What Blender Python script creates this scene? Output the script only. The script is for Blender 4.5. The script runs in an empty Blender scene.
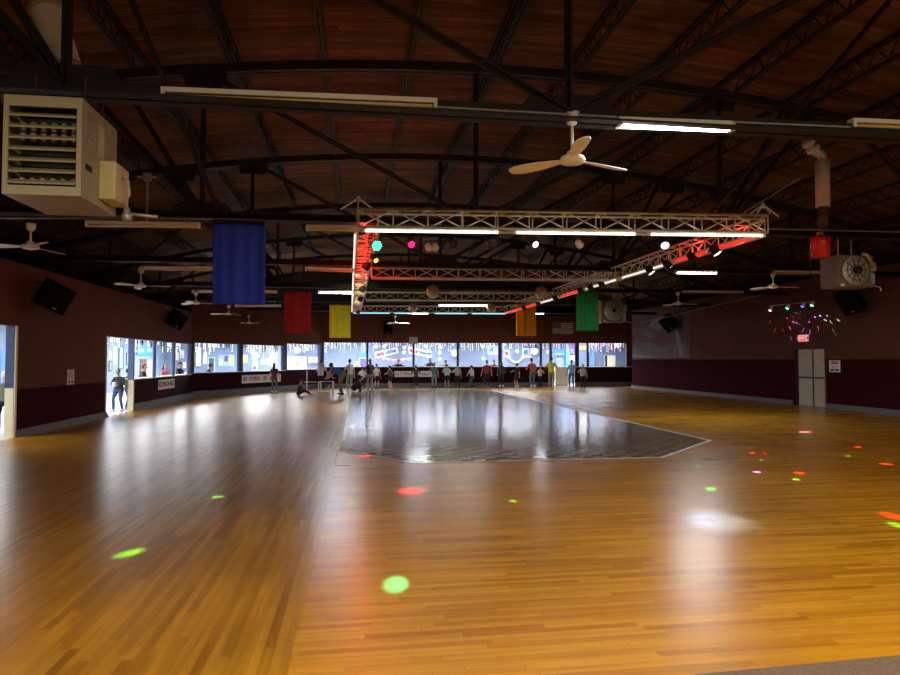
import bpy, math, random
from mathutils import Vector as V, Matrix
random.seed(7)
PI = math.pi
SC = bpy.context.scene
COL = SC.collection
# ------------------------------------------------------------------ camera
F, EYE = 650.0, 1.65
YAW, PIT = math.atan(92 / 650), math.atan(22.5 / 650)
sy, cy, sp, cp = math.sin(YAW), math.cos(YAW), math.sin(PIT), math.cos(PIT)
FW, RT, UP = V((sy * cp, cy * cp, sp)), V((cy, -sy, 0)), V((-sy * sp, -cy * sp, cp))
cam = bpy.data.cameras.new('camera')
cam.sensor_width = 36; cam.lens = 36 * F / 900; cam.clip_end = 200; cam.clip_start = .05
camo = bpy.data.objects.new('camera', cam); COL.objects.link(camo)
camo.location = (0, 0, EYE)
camo.rotation_euler = (PI / 2 + PIT, 0, -YAW)
SC.camera = camo
SC.view_settings.view_transform = 'Standard'; SC.view_settings.look = 'None'
SC.view_settings.exposure = 0; SC.view_settings.gamma = 1; SC.view_settings.use_curve_mapping = False


def ray(px, py): return FW + RT * ((px - 450) / F) + UP * ((337.5 - py) / F)
def on_z(px, py, z):
    d = ray(px, py); t = (z - EYE) / d.z; return V((d.x * t, d.y * t, z))
def on_y(px, py, y):
    d = ray(px, py); t = y / d.y; return V((d.x * t, y, EYE + d.z * t))
def on_x(px, py, x):
    d = ray(px, py); t = x / d.x; return V((x, d.y * t, EYE + d.z * t))


# ------------------------------------------------------------------ materials
def lin(c):
    return tuple((v / 12.92 if v <= .04045 else ((v + .055) / 1.055) ** 2.4) for v in [x / 255 for x in c])
MATS = {}
def mat(name, c, rough=.55, metal=0, var=.12, scale=6, emit=None, es=0, spec=.5, linear=False, bump=0):
    """Plain painted / plastic / metal surface with a little procedural mottling."""
    if name in MATS: return MATS[name]
    m = bpy.data.materials.new(name); m.use_nodes = True
    nt = m.node_tree; b = nt.nodes['Principled BSDF']
    col = c if linear else lin(c)
    b.inputs['Roughness'].default_value = rough; b.inputs['Metallic'].default_value = metal
    b.inputs['Specular IOR Level'].default_value = spec
    tc = nt.nodes.new('ShaderNodeTexCoord'); nz = nt.nodes.new('ShaderNodeTexNoise')
    nz.inputs['Scale'].default_value = scale; nz.inputs['Detail'].default_value = 4
    nt.links.new(tc.outputs['Object'], nz.inputs['Vector'])
    cr = nt.nodes.new('ShaderNodeValToRGB')
    cr.color_ramp.elements[0].position = .3; cr.color_ramp.elements[1].position = .7
    cr.color_ramp.elements[0].color = (*[max(0, v * (1 - var)) for v in col], 1)
    cr.color_ramp.elements[1].color = (*[min(1, v * (1 + var)) for v in col], 1)
    nt.links.new(nz.outputs['Fac'], cr.inputs['Fac'])
    nt.links.new(cr.outputs['Color'], b.inputs['Base Color'])
    if emit is not None:
        b.inputs['Emission Color'].default_value = (*lin(emit), 1); b.inputs['Emission Strength'].default_value = es
    if bump:
        bp = nt.nodes.new('ShaderNodeBump'); bp.inputs['Strength'].default_value = bump; bp.inputs['Distance'].default_value = .01
        nt.links.new(nz.outputs['Fac'], bp.inputs['Height']); nt.links.new(bp.outputs['Normal'], b.inputs['Normal'])
    MATS[name] = m
    return m


def plank_mat(name, c1, c2, cm, bw, bh, rot, rough, spec, bumps, stain=.35, skew=1.6):
    """strip boards: every row starts at a random offset, every board has its own tone, plus grain and broad stains"""
    m = bpy.data.materials.new(name); m.use_nodes = True
    nt = m.node_tree; N = nt.nodes; L = nt.links; b = N['Principled BSDF']
    def M(op, a, c=None, d=None):
        n = N.new('ShaderNodeMath'); n.operation = op
        for k, v in enumerate((a, c, d)):
            if v is None: continue
            if isinstance(v, (int, float)): n.inputs[k].default_value = v
            else: L.new(v, n.inputs[k])
        return n.outputs[0]
    tc = N.new('ShaderNodeTexCoord'); mp = N.new('ShaderNodeMapping'); mp.inputs['Rotation'].default_value = (0, 0, rot)
    L.new(tc.outputs['Object'], mp.inputs['Vector'])
    sx = N.new('ShaderNodeSeparateXYZ'); L.new(mp.outputs['Vector'], sx.inputs[0])
    yv = M('DIVIDE', sx.outputs['Y'], bh); row = M('FLOOR', yv)
    w1 = N.new('ShaderNodeTexWhiteNoise'); w1.noise_dimensions = '1D'; L.new(row, w1.inputs['W'])
    xv = M('ADD', M('DIVIDE', sx.outputs['X'], bw), M('MULTIPLY', w1.outputs['Value'], 7.0)); colm = M('FLOOR', xv)
    cb = N.new('ShaderNodeCombineXYZ'); L.new(row, cb.inputs['X']); L.new(colm, cb.inputs['Y'])
    w2 = N.new('ShaderNodeTexWhiteNoise'); w2.noise_dimensions = '2D'; L.new(cb.outputs[0], w2.inputs['Vector'])
    tone = M('POWER', w2.outputs['Value'], skew)
    mx = N.new('ShaderNodeMix'); mx.data_type = 'RGBA'; L.new(tone, mx.inputs['Factor'])
    mx.inputs['A'].default_value = (*c1, 1); mx.inputs['B'].default_value = (*c2, 1)
    gy = M('MULTIPLY', M('ABSOLUTE', M('SUBTRACT', M('FRACT', yv), .5)), 2.0); gx = M('MULTIPLY', M('ABSOLUTE', M('SUBTRACT', M('FRACT', xv), .5)), 2.0)
    gr = M('MAXIMUM', M('GREATER_THAN', gy, .965), M('GREATER_THAN', gx, .997))
    m2 = N.new('ShaderNodeMix'); m2.data_type = 'RGBA'; L.new(M('MULTIPLY', gr, .7), m2.inputs['Factor']); L.new(mx.outputs['Result'], m2.inputs['A']); m2.inputs['B'].default_value = (*cm, 1)
    st = N.new('ShaderNodeMapping'); st.inputs['Scale'].default_value = (1.2, 22, 1); L.new(mp.outputs['Vector'], st.inputs['Vector'])
    nz = N.new('ShaderNodeTexNoise'); nz.inputs['Scale'].default_value = 1; nz.inputs['Detail'].default_value = 4; L.new(st.outputs['Vector'], nz.inputs['Vector'])
    n2 = N.new('ShaderNodeTexNoise'); n2.inputs['Scale'].default_value = .55; n2.inputs['Detail'].default_value = 3; L.new(tc.outputs['Object'], n2.inputs['Vector'])
    mr = N.new('ShaderNodeMapRange'); mr.inputs['From Min'].default_value = .7; mr.inputs['From Max'].default_value = 1.3
    mr.inputs['To Min'].default_value = 1 - stain; mr.inputs['To Max'].default_value = 1 + stain * .5
    L.new(M('ADD', nz.outputs['Fac'], n2.outputs['Fac']), mr.inputs['Value'])
    vs = N.new('ShaderNodeVectorMath'); vs.operation = 'SCALE'; L.new(m2.outputs['Result'], vs.inputs[0]); L.new(mr.outputs['Result'], vs.inputs['Scale'])
    L.new(vs.outputs['Vector'], b.inputs['Base Color'])
    b.inputs['Roughness'].default_value = rough; b.inputs['Specular IOR Level'].default_value = spec
    if bumps:
        s3 = N.new('ShaderNodeMapping'); s3.inputs['Scale'].default_value = (.5, 3.2, 1); L.new(mp.outputs['Vector'], s3.inputs['Vector'])
        n3 = N.new('ShaderNodeTexNoise'); n3.inputs['Scale'].default_value = 1; n3.inputs['Detail'].default_value = 1; L.new(s3.outputs['Vector'], n3.inputs['Vector'])
        bp = N.new('ShaderNodeBump'); bp.inputs['Strength'].default_value = bumps; bp.inputs['Distance'].default_value = .02
        L.new(n3.outputs['Fac'], bp.inputs['Height']); L.new(bp.outputs['Normal'], b.inputs['Normal'])
    return m


def emis(name, c, es, base=(230, 230, 225)):
    return mat(name, base, .4, emit=c, es=es, var=.02)


# ------------------------------------------------------------------ mesh helper
class MB:
    def __init__(s): s.v = []; s.f = []; s.mi = []; s.cur = 0
    def face(s, ids): s.f.append(tuple(ids)); s.mi.append(s.cur)
    def addv(s, ps):
        n = len(s.v); s.v += [tuple(p) for p in ps]; return n
    def box(s, c, d, R=None):
        c = V(c); x, y, z = d[0] / 2, d[1] / 2, d[2] / 2
        P = [V(p) for p in ((-x, -y, -z), (x, -y, -z), (x, y, -z), (-x, y, -z), (-x, -y, z), (x, -y, z), (x, y, z), (-x, y, z))]
        if R is not None: P = [R @ p for p in P]
        n = s.addv([c + p for p in P])
        for q in ((3, 2, 1, 0), (4, 5, 6, 7), (0, 1, 5, 4), (1, 2, 6, 5), (2, 3, 7, 6), (3, 0, 4, 7)): s.face([n + i for i in q])
        return s
    def span(s, a, b):
        return s.box([(a[i] + b[i]) / 2 for i in range(3)], [abs(a[i] - b[i]) for i in range(3)])
    def bbox(s, c, d, bev, R=None):
        """box with chamfered edges (all 12)"""
        c = V(c); h = [k / 2 for k in d]; pts = []; idx = {}
        for sx in (-1, 1):
            for s2 in (-1, 1):
                for sz in (-1, 1):
                    for ax in range(3):
                        p = [sx * (h[0] - bev), s2 * (h[1] - bev), sz * (h[2] - bev)]
                        p[ax] = (sx, s2, sz)[ax] * h[ax]
                        idx[(sx, s2, sz, ax)] = len(pts); pts.append(V(p))
        if R is not None: pts = [R @ p for p in pts]
        n = s.addv([c + p for p in pts])
        I = lambda *k: n + idx[k]
        for ax in range(3):
            for sg in (-1, 1):
                q = []
                for (a, b2) in ((-1, -1), (1, -1), (1, 1), (-1, 1)):
                    k = [0, 0, 0]; k[ax] = sg; k[(ax + 1) % 3] = a; k[(ax + 2) % 3] = b2
                    q.append(I(*k, ax))
                s.face(q if sg > 0 else q[::-1])
        for ax in range(3):
            o1, o2 = (ax + 1) % 3, (ax + 2) % 3
            for a in (-1, 1):
                for b2 in (-1, 1):
                    k1 = [0, 0, 0]; k1[ax] = -1; k1[o1] = a; k1[o2] = b2; k2 = k1[:]; k2[ax] = 1
                    q = [I(*k1, o1), I(*k2, o1), I(*k2, o2), I(*k1, o2)]
                    s.face(q if a * b2 < 0 else q[::-1])
        for sx in (-1, 1):
            for s2 in (-1, 1):
                for sz in (-1, 1):
                    q = [I(sx, s2, sz, 0), I(sx, s2, sz, 1), I(sx, s2, sz, 2)]
                    s.face(q if sx * s2 * sz > 0 else q[::-1])
        return s
    def bar(s, a, b, w, h=None, up=(0, 0, 1)):
        a, b = V(a), V(b); h = h or w
        t = (b - a); L = t.length; t = t / L; u = V(up)
        if abs(t.dot(u)) > .97: u = V((0, 1, 0)) if abs(t.y) < .9 else V((1, 0, 0))
        x = t.cross(u).normalized(); z = x.cross(t)
        R = Matrix((x, t, z)).transposed()
        return s.box((a + b) / 2, (w, L, h), R)
    def tube(s, pts, r, n=8, caps=True):
        pts = [V(p) for p in pts]
        rs = r if isinstance(r, (list, tuple)) else [r] * len(pts)
        return s.loft(pts, [(q, q) for q in rs], n, caps)
    def loft(s, pts, radii, n=10, caps=True, side=None):
        pts = [V(p) for p in pts]; rings = []; prev = None
        for i, p in enumerate(pts):
            t = (pts[min(i + 1, len(pts) - 1)] - pts[max(i - 1, 0)])
            t = t.normalized() if t.length > 1e-9 else V((0, 0, 1))
            ref = V(side) if side else (prev if prev is not None else V((1, 0, 0)))
            if abs(ref.dot(t)) > .95: ref = V((0, 1, 0)) if abs(t.y) < .9 else V((0, 0, 1))
            a = (ref - t * ref.dot(t)).normalized(); prev = a; b = t.cross(a)
            ra, rb = radii[i]
            rings.append(s.addv([p + a * (ra * math.cos(2 * PI * k / n)) + b * (rb * math.sin(2 * PI * k / n)) for k in range(n)]))
        for i in range(len(rings) - 1):
            for k in range(n):
                k2 = (k + 1) % n
                s.face((rings[i] + k, rings[i] + k2, rings[i + 1] + k2, rings[i + 1] + k))
        if caps:
            s.face([rings[0] + k for k in range(n)][::-1]); s.face([rings[-1] + k for k in range(n)])
        return s
    def lathe(s, prof, c=(0, 0, 0), n=16, R=None):
        c = V(c); rings = []
        for (r, z) in prof:
            ps = [V((max(r, 1e-4) * math.cos(2 * PI * k / n), max(r, 1e-4) * math.sin(2 * PI * k / n), z)) for k in range(n)]
            if R is not None: ps = [R @ p for p in ps]
            rings.append(s.addv([c + p for p in ps]))
        for i in range(len(rings) - 1):
            for k in range(n):
                k2 = (k + 1) % n
                s.face((rings[i] + k, rings[i] + k2, rings[i + 1] + k2, rings[i + 1] + k))
        s.face([rings[0] + k for k in range(n)][::-1]); s.face([rings[-1] + k for k in range(n)])
        return s
    def ball(s, c, r, n=12, m=7, sc=(1, 1, 1)):
        c = V(c)
        return s.loft([c + V((0, 0, -math.cos(PI * (i + .02) / (m + .04)) * r * sc[2])) for i in range(m + 1)],
                      [(math.sin(PI * (i + .02) / (m + .04)) * r * sc[0], math.sin(PI * (i + .02) / (m + .04)) * r * sc[1]) for i in range(m + 1)], n, True, (1, 0, 0))
    def prism(s, poly, off):
        off = V(off); k = len(poly); a = s.addv(poly); b = s.addv([V(p) + off for p in poly])
        s.face(list(range(a, a + k))[::-1]); s.face(range(b, b + k))
        for i in range(k):
            j = (i + 1) % k; s.face((a + i, a + j, b + j, b + i))
        return s
    def mesh(s, name, mats, smooth=False):
        me = bpy.data.meshes.new(name); me.from_pydata(s.v, [], s.f)
        for m in (mats if isinstance(mats, (list, tuple)) else [mats]): me.materials.append(m)
        for p, i in zip(me.polygons, s.mi): p.material_index = i; p.use_smooth = smooth
        me.validate(); me.update(); return me
    def build(s, name, mats, parent=None, smooth=False):
        o = bpy.data.objects.new(name, s.mesh(name, mats, smooth)); COL.objects.link(o)
        if parent is not None: o.parent = parent
        return o


def tag(o, label, cat, group=None, kind=None):
    if label: o['label'] = label
    if cat: o['category'] = cat
    if group: o['group'] = group
    if kind: o['kind'] = kind
    return o
def thing(name, label, cat, loc=(0, 0, 0), rz=0, group=None):
    o = bpy.data.objects.new(name, None); o.empty_display_size = .1; COL.objects.link(o)
    o.location = loc; o.rotation_euler = (0, 0, rz)
    return tag(o, label, cat, group)
def struct(o): o['kind'] = 'structure'; return o
def dup(root, loc, rz=0, label=None, group=None):
    r = root.copy(); COL.objects.link(r); r.location = loc; r.rotation_euler = (0, 0, rz)
    if label: r['label'] = label
    if group: r['group'] = group
    for ch in list(root.children):
        c = ch.copy(); COL.objects.link(c); c.parent = r
        for g in ch.children:
            d = g.copy(); COL.objects.link(d); d.parent = c
    return r
def text_obj(txt, size, m, parent, name='lettering', depth=.004, sx=1):
    """flat raised lettering in local XZ plane, facing -Y"""
    cu = bpy.data.curves.new(name, 'FONT'); cu.body = txt; cu.size = size; cu.extrude = depth / 2
    cu.offset = size * .022; cu.align_x = 'CENTER'; cu.align_y = 'CENTER'
    o = bpy.data.objects.new(name, cu); COL.objects.link(o)
    bpy.context.view_layer.update()
    me = bpy.data.meshes.new_from_object(o.evaluated_get(bpy.context.evaluated_depsgraph_get()))
    bpy.data.objects.remove(o); bpy.data.curves.remove(cu)
    me.transform(Matrix.Rotation(PI / 2, 4, 'X') @ Matrix.Scale(sx, 4, (1, 0, 0)))
    me.materials.clear(); me.materials.append(m); me.name = name
    o = bpy.data.objects.new(name, me); COL.objects.link(o)
    if parent is not None: o.parent = parent
    return o


# palette
M_black = mat('black steel paint', (0.022, 0.021, 0.018), .5, linear=True, var=.25)
M_steel = mat('dark roof steel', (0.020, 0.017, 0.011), .6, .0, spec=.25, linear=True, var=.3, scale=3)
M_void = mat('black for dark voids', (0.012, 0.010, 0.009), .9, linear=True)  # black stands in for unlit space above the walls and in the door gap
M_up = mat('dull maroon brown wall paint', (.125, .044, .029), .8, spec=.15, linear=True, var=.1, scale=1.2)
M_low = mat('dark maroon carpeted wainscot', (.044, .004, .008), .9, spec=.08, linear=True, var=.2, scale=9)
M_counter_wall = mat('dark plum half wall', (.030, .005, .010), .9, spec=.08, linear=True, var=.2, scale=6)
M_base = mat('grey carpeted kick board', (.13, .135, .15), .8, linear=True, var=.15, scale=20)
M_post = mat('blue painted post', (.10, .14, .30), .6, linear=True)
M_postd = mat('dark blue painted post', (.04, .065, .14), .6, linear=True)
M_cream = mat('cream painted board', (.75, .68, .45), .6, linear=True, var=.06)
M_white = mat('white enamel', (.90, .86, .74), .4, linear=True, var=.05)
M_whitep = mat('white paper', (.8, .8, .78), .7, linear=True, var=.03)
M_alu = mat('bare aluminium truss', (.78, .73, .63), .38, .4, linear=True, var=.1)
M_galv = mat('galvanised steel', (.42, .41, .38), .45, .6, linear=True, var=.2, scale=12)
M_beige = mat('beige enamelled heater casing', (.31, .275, .18), .5, linear=True, var=.06, scale=3)
M_yel = mat('yellowed enamel', (.60, .50, .26), .5, linear=True, var=.06)
M_tubeoff = mat('unlit yellowed lamp tube', (.85, .62, .25), .25, linear=True, var=.05)
M_ink = mat('black ink', (.01, .01, .012), .7, linear=True)
M_redink = mat('red ink', (.45, .03, .03), .7, linear=True)
M_blueink = mat('bright blue ink', (.02, .18, .7), .7, linear=True)
M_spk = mat('black speaker cloth', (.005, .005, .005), .9, spec=.05, linear=True)
M_spkc = mat('black speaker cabinet', (.006, .006, .006), .8, spec=.1, linear=True)
M_lit = emis('lit cool white tube', (235, 245, 255), 14)
M_litw = emis('lit warm white tube', (255, 246, 214), 10)
M_litc = emis('lit pale cyan tube', (120, 215, 245), 1.6)
M_litr = emis('lit red tube', (255, 40, 30), 5, (230, 120, 110))
# ================================================================== THE SETTING
LX, RX, BY = -7.25, 16.0, 39.2
CA, CB, CC, CD = (LX, 29.9), (-3.9, 36.2), (-2.1, 39.2), (17.2, 39.2)
def roof_chord(x): return 7.05 - (x - 2.7) ** 2 / 90
def roof_z(x): return roof_chord(x) + .40
TY = [6.4, 11.75, 17.1, 22.5, 27.9, 33.3]
CHZ = 4.1

FL1, FL2, FLM = (.51, .24, .016), (.35, .142, .008), (.17, .065, .008)
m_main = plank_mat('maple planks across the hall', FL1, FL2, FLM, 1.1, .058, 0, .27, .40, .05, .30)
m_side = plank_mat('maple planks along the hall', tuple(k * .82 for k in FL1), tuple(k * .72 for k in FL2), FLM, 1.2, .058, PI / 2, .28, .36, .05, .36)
struct(MB().span((-.36, -5, -.2), (RX, BY, 0)).build('floor', m_main))
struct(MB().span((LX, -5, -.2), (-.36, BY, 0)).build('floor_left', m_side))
m_lob = mat('pale lobby floor covering', (.55, .55, .56), .35, linear=True, var=.12, scale=2)
b = MB(); b.span((-13, -5, -.2), (LX, 46, -.002)); b.span((LX, BY, -.2), (21, 46, -.002)); b.span((RX, 33, -.2), (21, BY, -.002))
struct(b.build('floor_lobby', m_lob))
# carpeted edge in the near corner
m_carpet = mat('grey brown carpet', (.12, .08, .058), .9, linear=True, var=.25, scale=60)
struct(MB().prism([(-3, -5, .001), (RX, -5, .001), (RX, 3.765, .001), (-3, 3.06, .001)], (0, 0, .011)).build('floor_carpet_edge', m_carpet))


def checker_mat():
    m = bpy.data.materials.new('grey checker tile inlay'); m.use_nodes = True
    nt = m.node_tree; N = nt.nodes; L = nt.links; b = N['Principled BSDF']
    tc = N.new('ShaderNodeTexCoord'); ck = N.new('ShaderNodeTexChecker'); ck.inputs['Scale'].default_value = 1 / .21
    ck.inputs['Color1'].default_value = (.34, .29, .21, 1); ck.inputs['Color2'].default_value = (.17, .14, .105, 1)
    L.new(tc.outputs['Object'], ck.inputs['Vector'])
    L.new(ck.outputs['Color'], b.inputs['Base Color'])
    mp = N.new('ShaderNodeMapping'); mp.inputs['Scale'].default_value = (.4, 8.5, 1); L.new(tc.outputs['Object'], mp.inputs['Vector'])
    nz = N.new('ShaderNodeTexNoise'); nz.inputs['Scale'].default_value = 1; nz.inputs['Detail'].default_value = 2
    L.new(mp.outputs['Vector'], nz.inputs['Vector'])
    bp = N.new('ShaderNodeBump'); bp.inputs['Strength'].default_value = .042; bp.inputs['Distance'].default_value = .02
    L.new(nz.outputs['Fac'], bp.inputs['Height']); L.new(bp.outputs['Normal'], b.inputs['Normal'])
    b.inputs['Roughness'].default_value = .14; b.inputs['Specular IOR Level'].default_value = .55
    return m
octo = [(-.36, 34.5), (-.36, 12.1), (.9, 10.45), (5.1, 10.45), (7.15, 12.5), (7.15, 34.5), (5.6, 36.2), (1.2, 36.2)]
struct(MB().prism([(x, y, .0006) for x, y in octo], (0, 0, .003)).build('floor_inlay', checker_mat()))
m_tape = mat('scuffed white floor line', (.55, .53, .47), .5, linear=True, var=.35, scale=5)
for i in range(8):
    p, q = octo[i], octo[(i + 1) % 8]
    struct(MB().bar((*p, .0052), (*q, .0052), .07, .003).build('trim_%d' % (i + 1), m_tape))

# roof deck: shallow barrel vault of boards
m_roof = plank_mat('stained roof boards', (.190, .088, .037), (.095, .042, .019), (.02, .008, .004), 3.6, .14, 0, .8, .2, 0, .75, 1)
b = MB(); xs = [-13 + i * .75 for i in range(46)]
for x in xs: b.addv([(x, -6, roof_z(x)), (x, 41, roof_z(x)), (x, -6, roof_z(x) + .15), (x, 41, roof_z(x) + .15)])
for i in range(45):
    k = i * 4
    b.face((k, k + 1, k + 5, k + 4)); b.face((k + 2, k + 6, k + 7, k + 3))
struct(b.build('ceiling', m_roof))
m_lc = mat('white lobby ceiling', (.8, .8, .8), .8, linear=True, var=.03)
b = MB(); b.span((-13, 9, 3.0), (LX - .16, 46, 3.08)); b.span((LX - .16, BY + .16, 3.0), (21, 46, 3.08))
struct(b.build('ceiling_lobby', m_lc))

# outer shell, coloured black for the dark roof space above the partitions
b = MB(); b.span((-13.2, -6, 0), (-13, 46.2, 7)); struct(b.build('wall_outer_left', M_void))
b = MB(); b.span((18.5, -6, 4.6), (18.7, 41, 7)); struct(b.build('wall_outer_right', M_void))
b = MB(); b.span((-13, 40.4, 3.1), (18.7, 40.6, 7.6)); struct(b.build('wall_outer_back', M_void))
b = MB(); b.span((-13, -6.2, 0), (18.7, -6, 7.6)); struct(b.build('wall_near', M_up))
b = MB(); b.span((RX + .16, -6, 4.5), (18.5, 41, 4.56)); struct(b.build('ceiling_ledge', M_void))


def wall_seg(name, P, Q, z0, z1, m, th=.15, parent=None):
    """upright slab from P to Q whose inner face is the line PQ; thickness goes to the left of P->Q"""
    P, Q = V((*P, 0)), V((*Q, 0)); t = (Q - P).normalized(); n = V((-t.y, t.x, 0))
    poly = [P, Q, Q + n * th, P + n * th]
    b = MB().prism([p + V((0, 0, z0)) for p in poly], (0, 0, z1 - z0))
    return b.build(name, m, parent)
def lerp(P, Q, s):
    L = math.hypot(Q[0] - P[0], Q[1] - P[1]); return (P[0] + (Q[0] - P[0]) * s / L, P[1] + (Q[1] - P[1]) * s / L)
KB = dict(h=.27, d=.07)
def kick(name, P, Q, h=.26):
    P3, Q3 = V((*P, 0)), V((*Q, 0)); t = (Q3 - P3).normalized(); n = V((t.y, -t.x, 0))
    z = V((0, 0, 1))
    poly = [P3 + n * .002, P3 + n * .10, P3 + n * .08 + z * .04, P3 + n * .03 + z * h, P3 + n * .002 + z * h]
    return struct(MB().prism(poly, Q3 - P3).build(name, M_base))

# ---- left wall (runs along Y; P->Q towards +Y puts the thickness outside)
WL = (LX, -5.0), (LX, 12.4)
struct(wall_seg('wall_left', *WL, 1.03, 3.75, M_up)); struct(wall_seg('wall_left', *WL, 0, 1.03, M_low))
struct(wall_seg('wall_left', (LX, 12.4), (LX, 15.1), 2.38, 3.75, M_up))
struct(wall_seg('wall_left', (LX, 15.1), (LX, 20.15), 1.02, 3.75, M_up)); struct(wall_seg('wall_left', (LX, 15.1), (LX, 20.15), 0, 1.02, M_low))
struct(wall_seg('wall_left', (LX, 20.15), CA, 2.35, 3.75, M_up))
struct(wall_seg('wall_left', (LX, 22.56), CA, 0, 1.0, M_counter_wall))
kick('baseboard_left', (LX, -5), (LX, 12.4), .15); kick('baseboard_left', (LX, 15.1), (LX, 20.15), .15); kick('baseboard_left', (LX, 22.57), CA, .22)
# door jambs and posts
struct(MB().span((LX - .01, 15.04, 0), (LX + .02, 15.12, 2.38)).build('trim_9', M_cream))
struct(MB().span((LX - .18, 15.03, 1.05), (LX - .01, 15.09, 2.38)).build('trim_10', M_postd))
struct(MB().span((LX - .18, 15.03, 0), (LX - .01, 15.09, 1.05)).build('trim_11', M_cream))
struct(MB().span((LX - .16, 20.10, 0), (LX + .015, 20.17, 2.35)).build('trim_12', M_whitep))
struct(MB().span((LX - .17, 22.46, 1.0), (LX + .005, 22.56, 2.35)).build('trim_13', M_post))
struct(MB().span((LX - .17, 22.46, 0), (LX + .005, 22.56, 1.0)).build('trim_14', M_cream))
for i, (a, c) in enumerate(((24.62, 24.85), (27.05, 27.32), (29.35, 29.9))):
    struct(MB().span((LX - .05, a, 1.0), (LX, c, 2.35)).build('trim_%d' % (15 + i), M_post))
struct(MB().span((LX - .42, 22.5, 1.0), (LX + .02, 29.9, 1.035)).build('window_sill', M_whitep))
# ---- diagonal corner and back wall
def win_wall(nm, P, Q, zc, zt, zw, posts, k0, mpost):
    L = math.hypot(Q[0] - P[0], Q[1] - P[1])
    struct(wall_seg('wall_' + nm, P, Q, zt, zw, M_up)); struct(wall_seg('wall_' + nm, P, Q, 0, zc, M_counter_wall))
    for i, (a, c) in enumerate(posts):
        struct(wall_seg('trim_%d' % (k0 + i), lerp(P, Q, a), lerp(P, Q, c), zc, zt, mpost, .13))
    P3, Q3 = V((*P, 0)), V((*Q, 0)); t = (Q3 - P3).normalized(); n = V((-t.y, t.x, 0))
    poly = [P3 - n * .02, Q3 - n * .02, Q3 + n * .4, P3 + n * .4]
    struct(MB().prism([p + V((0, 0, zc)) for p in poly], (0, 0, .035)).build('window_sill', M_whitep))
    kick('baseboard_' + nm, P, Q)
win_wall('corner', CA, CB, 1.06, 2.42, 4.3, [(0, .18), (3.25, 3.55), (6.9, 7.13)], 20, M_postd)
win_wall('bend', CB, CC, 1.10, 2.56, 4.3, [(0, .15), (3.2, 3.5)], 24, M_postd)
X = lambda px: on_y(px, 355, BY).x
posts = [(X(322), X(324)), (X(366.3), X(368.3)), (X(412.6), X(414.6)), (X(456.8), X(459)), (X(498.5), X(502)), (X(539.7), X(542)), (X(549.5), X(552))]
win_wall('back', CC, (X(552), BY), 1.22, 2.69, 4.4, [(a - CC[0], c - CC[0]) for a, c in posts], 30, M_postd)
DO0, DO1 = X(552), X(575.3)
struct(wall_seg('wall_back', (DO0, BY), (DO1, BY), 2.69, 4.4, M_up))
win_wall('back', (DO1, BY), CD, 1.20, 2.72, 4.4, [(0, X(579) - DO1), (X(587) - DO1, X(589) - DO1), (X(626.3) - DO1, CD[0] - DO1)], 40, M_postd)
struct(wall_seg('wall_back', (X(626.3), BY - .012), CD, 1.2, 4.4, M_up, .01))
# ---- right wall: P->Q towards -Y puts the thickness outside
RA = (RX, 36.46)
DY0, DY1 = 20.45, 22.05
struct(wall_seg('wall_right', CD, RA, 1.7, 4.55, M_up)); struct(wall_seg('wall_right', CD, RA, 0, 1.7, M_low))
struct(wall_seg('wall_right', RA, (RX, DY1), 1.68, 4.55, M_up)); struct(wall_seg('wall_right', RA, (RX, DY1), 0, 1.68, M_low))
struct(wall_seg('wall_right', (RX, DY1), (RX, DY0), 2.06, 4.55, M_up))
struct(wall_seg('wall_right', (RX, DY0), (RX, -5), 1.68, 4.55, M_up)); struct(wall_seg('wall_right', (RX, DY0), (RX, -5), 0, 1.68, M_low))
kick('baseboard_right', CD, RA, .16); kick('baseboard_right', RA, (RX, DY1 + .1), .16); kick('baseboard_right', (RX, DY0 - .06), (RX, -5), .16)
# ---- lobby shell
m_lw = mat('pale blue grey lobby wall', (.125, .165, .25), .7, linear=True, var=.06, scale=1.5)
m_lwl = mat('light blue lobby wall', (.17, .235, .34), .7, linear=True, var=.06, scale=1.5)
LBY, LLX = 44.2, -12.4
struct(MB().span((-12.5, LBY, 0), (21, LBY + .15, 3)).build('wall_lobby_back', m_lw))
struct(MB().span((LLX - .15, 9, 0), (LLX, LBY, 3)).build('wall_lobby_left', m_lwl))
struct(MB().span((LLX, 8.85, 0), (LX - .16, 9, 3)).build('wall_lobby_near', m_lwl))
struct(MB().span((20.85, 33, 0), (21, LBY, 3)).build('wall_lobby_right', m_lw))

# double exit door on the right wall
m_door = mat('cream steel door', (.52, .45, .34), .5, linear=True, var=.08, scale=2)
d = struct(MB().span((RX + .02, DY0 + .02, .01), (RX + .07, 21.06, 2.03)).build('door_1', m_door))
b = MB(); b.span((RX - .05, DY0 + .08, 1.0), (RX - .01, 21.0, 1.05)); b.span((RX - .02, 20.6, 1.0), (RX + .02, 20.65, 1.05))
b.build('push_bar', M_black, d)
MB().span((RX + .012, 20.55, 1.72), (RX + .019, 20.78, 1.9)).build('notice', mat('pinkish notice', (.6, .4, .36), .6, linear=True), d)
d = struct(MB().span((RX + .02, 21.12, .01), (RX + .07, 21.86, 2.03)).build('door_2', m_door))
b = MB(); b.span((RX - .05, 21.15, 1.0), (RX - .01, 21.78, 1.05)); b.span((RX - .02, 21.7, 1.0), (RX + .02, 21.76, 1.05)); b.build('push_bar', M_black, d)
struct(MB().span((RX + .01, 21.055, 0), (RX + .08, 21.125, 2.04)).build('trim_50', M_black))
struct(MB().span((RX + .01, 21.86, 0), (RX + .12, 22.05, 2.06)).build('trim_51', M_void))  # black block put in for the darkness of the open door gap
struct(MB().span((RX - .02, DY0 - .05, 0), (RX + .12, DY0 + .02, 2.06)).build('trim_52', M_up))

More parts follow.
